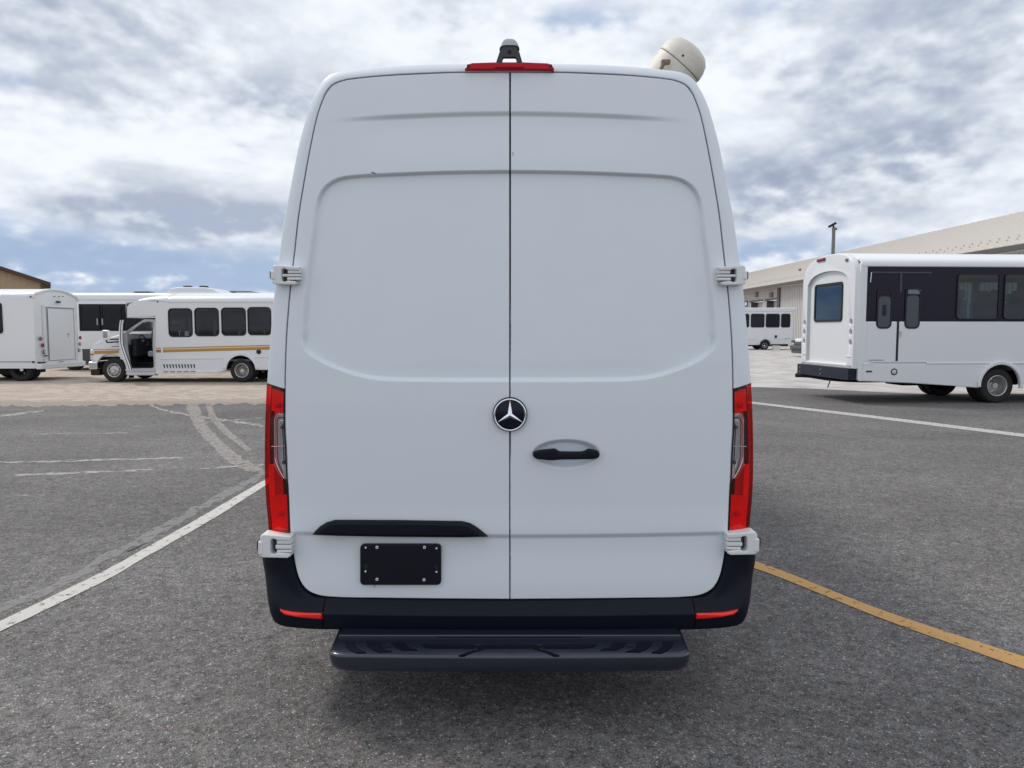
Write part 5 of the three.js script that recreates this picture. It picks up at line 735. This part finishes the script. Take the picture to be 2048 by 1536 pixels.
// ---------------------------------------------------------------- SMALL FAR BUS by the warehouse, with a tub by its wheel, and a parked car
{
  const W = 2.4, Z = -62, xl = onZ(1462, 662, Z).x, xr = onZ(1586, 662, Z).x;
  const bus = thing('minibus', 'small white minibus parked along the warehouse, far right of the van', 'bus', [xr, 0, Z - W / 2], Math.PI);
  const S = onPlane(bus, 2, -W / 2), x = (px, py = 660) => S(px, py).x, y = (py, px = 1540) => S(px, py).y, L = x(1440);
  const yb = y(690), yc = y(623), wx = x(1531), wr = y(680.5), arch = wr * 1.28, ww = y(698.5);
  const r = (y(681) - y(698.2)) / 2;
  part('body', ext(shapeOf([[0.25, yc], [0, y(640)], [0, y(676)], [0.1, y(688)], [wx - r * 1.3, y(688.5)], ...arcPts(wx, r + 0.05, r * 1.3, Math.PI, 0, 16), [L, y(690)], [L, yc]].map((q) => q)), W, 0.0, 1).translate(0, 0, -W / 2), M.busWhite, bus);
  part('roof', ext(shapeOf([[-0.3, y(619.5)], [-0.32, y(617)], [-0.2, y(615.3)], [L, y(615.5)], [L, y(623.5)], [0.1, y(623.5)]]), W + 0.1, 0.06, 4).translate(0, 0, -W / 2 - 0.05), M.gelWhite, bus);
  for (const [a, b] of [[1474, 1498], [1501, 1528.5], [1531, 1559], [1561.5, 1580]]) sideWindow(bus, x(a), y(655), x(b), y(627.5), 0.16, -W / 2 - 0.005, -1, M.glassBlock, 0.06);
  part('wheel_arch', ext(shapeOf(arcPts(wx, r + 0.08, r * 1.75, Math.PI * 0.98, 0.02 * Math.PI, 20).concat(arcPts(wx, r + 0.05, r * 1.28, 0.02 * Math.PI, Math.PI * 0.98, 20))), 0.1, 0.03, 3).translate(0, 0, -W / 2 - 0.06), M.gelWhite, bus);
  part('fuel_filler', rbox(x(1554.5), x(1549.5), y(676), y(670.5), -W / 2 - 0.02, -W / 2 + 0.02, 0.02), M.black, bus);
  part('rub_rail', [rbox(0.02, wx - r * 1.9, y(678.3), y(677.3), -W / 2 - 0.03, -W / 2, 0.01), rbox(wx + r * 1.9, L, y(678.3), y(677.3), -W / 2 - 0.03, -W / 2, 0.01)], M.gelWhite, bus);
  part('badge', rbox(x(1580), x(1570), y(678), y(676.8), -W / 2 - 0.01, -W / 2 + 0.01, 0.004), M.darkGrey, bus);
  wheel(bus, wx, -W / 2 + 0.2, r, -1, M.satin, true, true); wheel(bus, wx, W / 2 - 0.2, r, 1, M.satin, true, true);
  part('underbody', [box(0.3, L, 0.3, y(688), -0.95, 0.95)], M.chassis, bus);
  const tz = Z + 0.7, t0 = onZ(1545.5, 697, tz), t1 = onZ(1559, 690.5, tz);
  const tub = thing('tub', 'small white plastic tub on the ground beside the far minibus wheel', 'tub', [(t0.x + t1.x) / 2, 0, tz]); const h = 0.36, w = (t1.x - t0.x) / 2;
  part('tub_body', (() => { const s = roundRect(-w, -w * 0.8, w, w * 0.8, 0.05); s.holes.push(roundRect(-w + 0.02, -w * 0.8 + 0.02, w - 0.02, w * 0.8 - 0.02, 0.04, THREE.Path)); return [ext(s, h, 0.006).rotateX(-Math.PI / 2), box(-w + 0.01, w - 0.01, 0.01, 0.03, -w * 0.78, w * 0.78)]; })(), M.doorWhite, tub);
  part('tub_rim', (() => { const s = roundRect(-w - 0.02, -w * 0.8 - 0.02, w + 0.02, w * 0.8 + 0.02, 0.06); s.holes.push(roundRect(-w, -w * 0.8, w, w * 0.8, 0.05, THREE.Path)); return ext(s, 0.03, 0.008).rotateX(-Math.PI / 2).translate(0, h - 0.02, 0); })(), M.doorWhite, tub);
}
{
  const Z = -44, p = onZ(1583, 662, Z - 1.85), car = thing('parked_car', 'silver car nose showing between the far minibus and the right bus', 'car', [p.x, 0, Z - 0.85], 0); car.scale.set(1.12, 1.12, 1.12);
  const prof = [[0.05, 0.62], [0.0, 0.72], [0.06, 0.9], [0.25, 1.02], [0.9, 1.14], [1.15, 1.2], [1.75, 1.68], [2.4, 1.78], [3.4, 1.74], [4.1, 1.3], [4.3, 1.1], [4.35, 0.5], [3.9, 0.36], ...arcPts(3.5, 0.33, 0.38, 0, Math.PI, 10), [1.3, 0.36], ...arcPts(0.85, 0.33, 0.38, 0, Math.PI, 10), [0.2, 0.4]];
  part('car_body', ext(shapeOf(prof), 1.75, 0.1, 4).translate(0, 0, -0.875), M.carSilver, car);
  part('windscreen', ext(shapeOf([[1.12, 1.2], [1.7, 1.66], [1.76, 1.62], [1.25, 1.18]]), 1.5, 0.01).translate(-0.02, 0.02, -0.75), M.glassBlock, car);
  for (const s of [-1, 1]) { part('side_window', ext(shapeOf([[1.35, 1.22], [1.85, 1.62], [3.3, 1.64], [3.7, 1.26]]), 0.02, 0.004).translate(0, 0, s * 0.872 - 0.01), M.glassBlock, car); const hl = part('headlight', rbox(-0.02, 0.42, 0.76, 0.93, s * 0.5, s * 0.89, 0.06), M.lampDark, car); part('lamp_lens', new THREE.SphereGeometry(0.07, 14, 10).translate(0.05, 0.85, s * 0.72), M.lampSilver, hl); for (const x of [0.85, 3.5]) wheel(car, x, s * 0.76, 0.33, s); }
  part('front_bumper', [rbox(-0.1, 0.5, 0.4, 0.64, -0.88, 0.88, 0.08), rbox(-0.02, 0.42, 0.2, 0.42, -0.86, 0.86, 0.06)], M.carGrey, car);
  part('grille', rbox(-0.03, 0.1, 0.66, 0.84, -0.45, 0.45, 0.03), M.carGrey, car);
}

// ---------------------------------------------------------------- WAREHOUSE on the right
{
  const TURN = Math.atan(0.0338), wh = thing('warehouse', 'long pale metal warehouse with a beige roof behind the right bus', 'building', [32.4, 0, 0], TURN);
  const S = onPlane(wh, 0, 0), z = (px, py) => S(px, py).z, y = (px, py) => S(px, py).y;
  const EV = y(1602, 563.5), Z0 = -34, Z1 = -135, RX = 16, RY = EV + 5.5;
  // openings seen above the small bus
  const d = [[1488, 1508], [1519.5, 1532.5], [1541, 1557.5]].map(([a, b]) => [z(b, 605), z(a, 605)]), dTop = y(1535, 601);
  const post = z(1561, 590), bays = [[z(1525.5, 605), z(1502, 605)], [z(1557, 605), z(1533, 605)]];
  const s = shapeOf([[-Z0, 0], [-Z0, EV], [-Z1, EV], [-Z1, 0]]); for (const [a, b] of bays) s.holes.push(new THREE.Path([[-a, 0.01], [-b, 0.01], [-b, dTop], [-a, dTop]].map((q) => new THREE.Vector2(...q))));
  const toWall = (g, at) => g.rotateY(Math.PI / 2).translate(at, 0, 0); // shape x = -z
  part('wall', [toWall(ext(s, 0.25), 0), box(0.25, 32, 0, EV, Z0 - 0.2, Z0), box(31.8, 32, 0, EV, Z1, Z0 - 0.2), box(0.25, 32, 0, EV, Z1, Z1 + 0.2)], M.wallMetal, wh);
  const ribs = []; for (let q = Z0 - 0.2; q > Z1; q -= 0.42) { const inBay = bays.some(([a, b]) => q < Math.max(a, b) + 0.1 && q > Math.min(a, b) - 0.1); ribs.push(box(-0.06, 0.01, inBay ? dTop + 0.25 : 0, EV - 0.05, q - 0.06, q + 0.06)); }
  part('wall_rib', ribs, M.wallMetal, wh).userData.kind = 'stuff';
  for (const [a, b] of bays) { const hi = Math.max(a, b), lo = Math.min(a, b); const dr = part('bay_door', box(0.9, 0.96, 0, dTop, lo - 0.1, hi + 0.1), M.doorWhite, wh); for (let k = 1; k < 9; k++) part('door_panel', rbox(0.86, 0.9, dTop * (k - 1) / 8 + 0.02, dTop * k / 8 - 0.02, lo, hi, 0.015), M.doorWhite, dr); part('door_jamb', [box(0.02, 0.9, 0, dTop, hi - 0.02, hi + 0.06), box(0.02, 0.9, 0, dTop, lo - 0.06, lo + 0.02)], M.gutter, wh); part('door_header', box(-0.1, 0.05, dTop, dTop + 0.18, lo - 0.3, hi + 0.3), M.gutter, wh); }
  part('downpipe', [box(-0.2, 0.0, 0, EV, post - 0.55, post + 0.1)], M.gutter, wh);
  for (const px of [1515.5, 1545]) { const q = z(px, 588); part('wall_lamp', [rbox(-0.3, -0.02, y(px, 594), y(px, 585), q - 0.35, q + 0.35, 0.05)], M.poleGrey, wh); }
  { const a = z(1497, 607), b = z(1487, 607); const sg = part('wall_sign', box(-0.12, -0.03, y(1493, 613), y(1493, 601.5), Math.min(a, b), Math.max(a, b)), M.signBlue, wh); part('sign_mark', [box(-0.14, -0.11, y(1493, 610.5), y(1493, 604.5), lerp(a, b, 0.15), lerp(a, b, 0.5)), box(-0.14, -0.11, y(1493, 609), y(1493, 605.5), lerp(a, b, 0.58), lerp(a, b, 0.85))], M.signWhite, sg); }
  const th = 0.2; part('roof', [ext(shapeOf([[-0.9, EV - 0.1], [RX, RY], [32.9, EV - 0.1], [32.9, EV + 0.1], [RX, RY + th], [-0.9, EV + 0.1]]), Z0 - Z1 + 1.2, 0).translate(0, 0, Z1 - 0.6)], M.roofMetal, wh);
  const slope = (RY - EV) / (RX + 0.9), seams = []; for (let q = Z0; q > Z1; q -= 0.9) seams.push(new THREE.BoxGeometry(Math.hypot(RX + 0.9, RY - EV + 0.1), 0.05, 0.05).rotateZ(Math.atan2(RY - EV + 0.1, RX + 0.9)).translate((RX - 0.9) / 2, (RY + EV - 0.1) / 2 + th, q)); part('roof_seam', seams, M.roofMetal, wh).userData.kind = 'stuff';
  part('gutter', [box(-1.1, -0.88, EV - 0.28, EV + 0.02, Z1, Z0 + 0.5)], M.gutter, wh); part('fascia', box(-0.88, -0.02, EV - 0.3, EV - 0.12, Z1, Z0 + 0.5), M.wallMetal, wh);
  const guards = []; for (let q = Z0; q > Z1; q -= 0.9) for (const [u, o] of [[0.6, 0], [1.7, 0.45]]) guards.push(box(u - 0.04, u + 0.04, EV + 0.1 + slope * (u + 0.9), EV + 0.24 + slope * (u + 0.9), q - o - 0.05, q - o + 0.05)); part('snow_guard', guards, M.roofMetal, wh).userData.kind = 'stuff';
}
// slim pole with a camera head behind the right bus
{
  const Z = -24, b = onZ(1661, 662, Z), top = onZ(1661, 455, Z).y, pole = thing('camera_pole', 'slim grey pole with a small camera head above the right bus roof', 'pole', [b.x, 0, Z]);
  part('pole', [new THREE.CylinderGeometry(0.055, 0.065, top, 14).translate(0, top / 2, 0), new THREE.CylinderGeometry(0.15, 0.15, 0.04, 14).translate(0, 0.02, 0)], M.poleGrey, pole);
  const h = part('camera_head', [new THREE.BoxGeometry(0.24, 0.07, 0.12).rotateZ(0.5).translate(-0.06, top + 0.08, 0.02)], M.black, pole); part('bracket', [rod(V3(0, top - 0.02, 0), V3(-0.02, top + 0.08, 0), 0.03), rod(V3(0, top, 0), V3(0.1, top - 0.06, 0), 0.03)], M.black, pole);
}
// ---------------------------------------------------------------- TAN BUILDING at the left edge
{
  const Z = -60, c = onZ(87, 568, Z), slope = 0.352, hw = 13, b = thing('metal_building', 'tan metal building with a dark brown gable edge at the far left', 'building', [c.x, 0, Z], 0.57);
  const ey = c.y, ry = ey + slope * hw;
  part('wall', [ext(shapeOf([[0, 0], [0, ey], [-hw, ry], [-2 * hw, ey], [-2 * hw, 0]]), 0.3).translate(0, 0, -0.3), box(-0.3, 0, 0, ey, -30, -0.3), box(-2 * hw, -2 * hw + 0.3, 0, ey, -30, -0.3)], M.tanWall, b);
  const ribs = []; for (let x = -0.3; x > -2 * hw; x -= 0.45) ribs.push(box(x - 0.06, x + 0.06, 0, ey + slope * (x > -hw ? -x : 2 * hw + x) - 0.1, 0, 0.05)); part('wall_rib', ribs, M.tanWall, b).userData.kind = 'stuff';
  part('roof', [ext(shapeOf([[0.5, ey - 0.17], [-hw, ry + 0.02], [-2 * hw - 0.5, ey - 0.17], [-2 * hw - 0.5, ey + 0.12], [-hw, ry + 0.3], [0.5, ey + 0.12]]), 31).translate(0, 0, -30.5)], M.brownRoof, b);
  part('corner_trim', box(-0.18, 0.06, 0, ey - 0.02, 0.05, 0.1), M.greenTrim, b);
}
renderer.render(scene, camera);
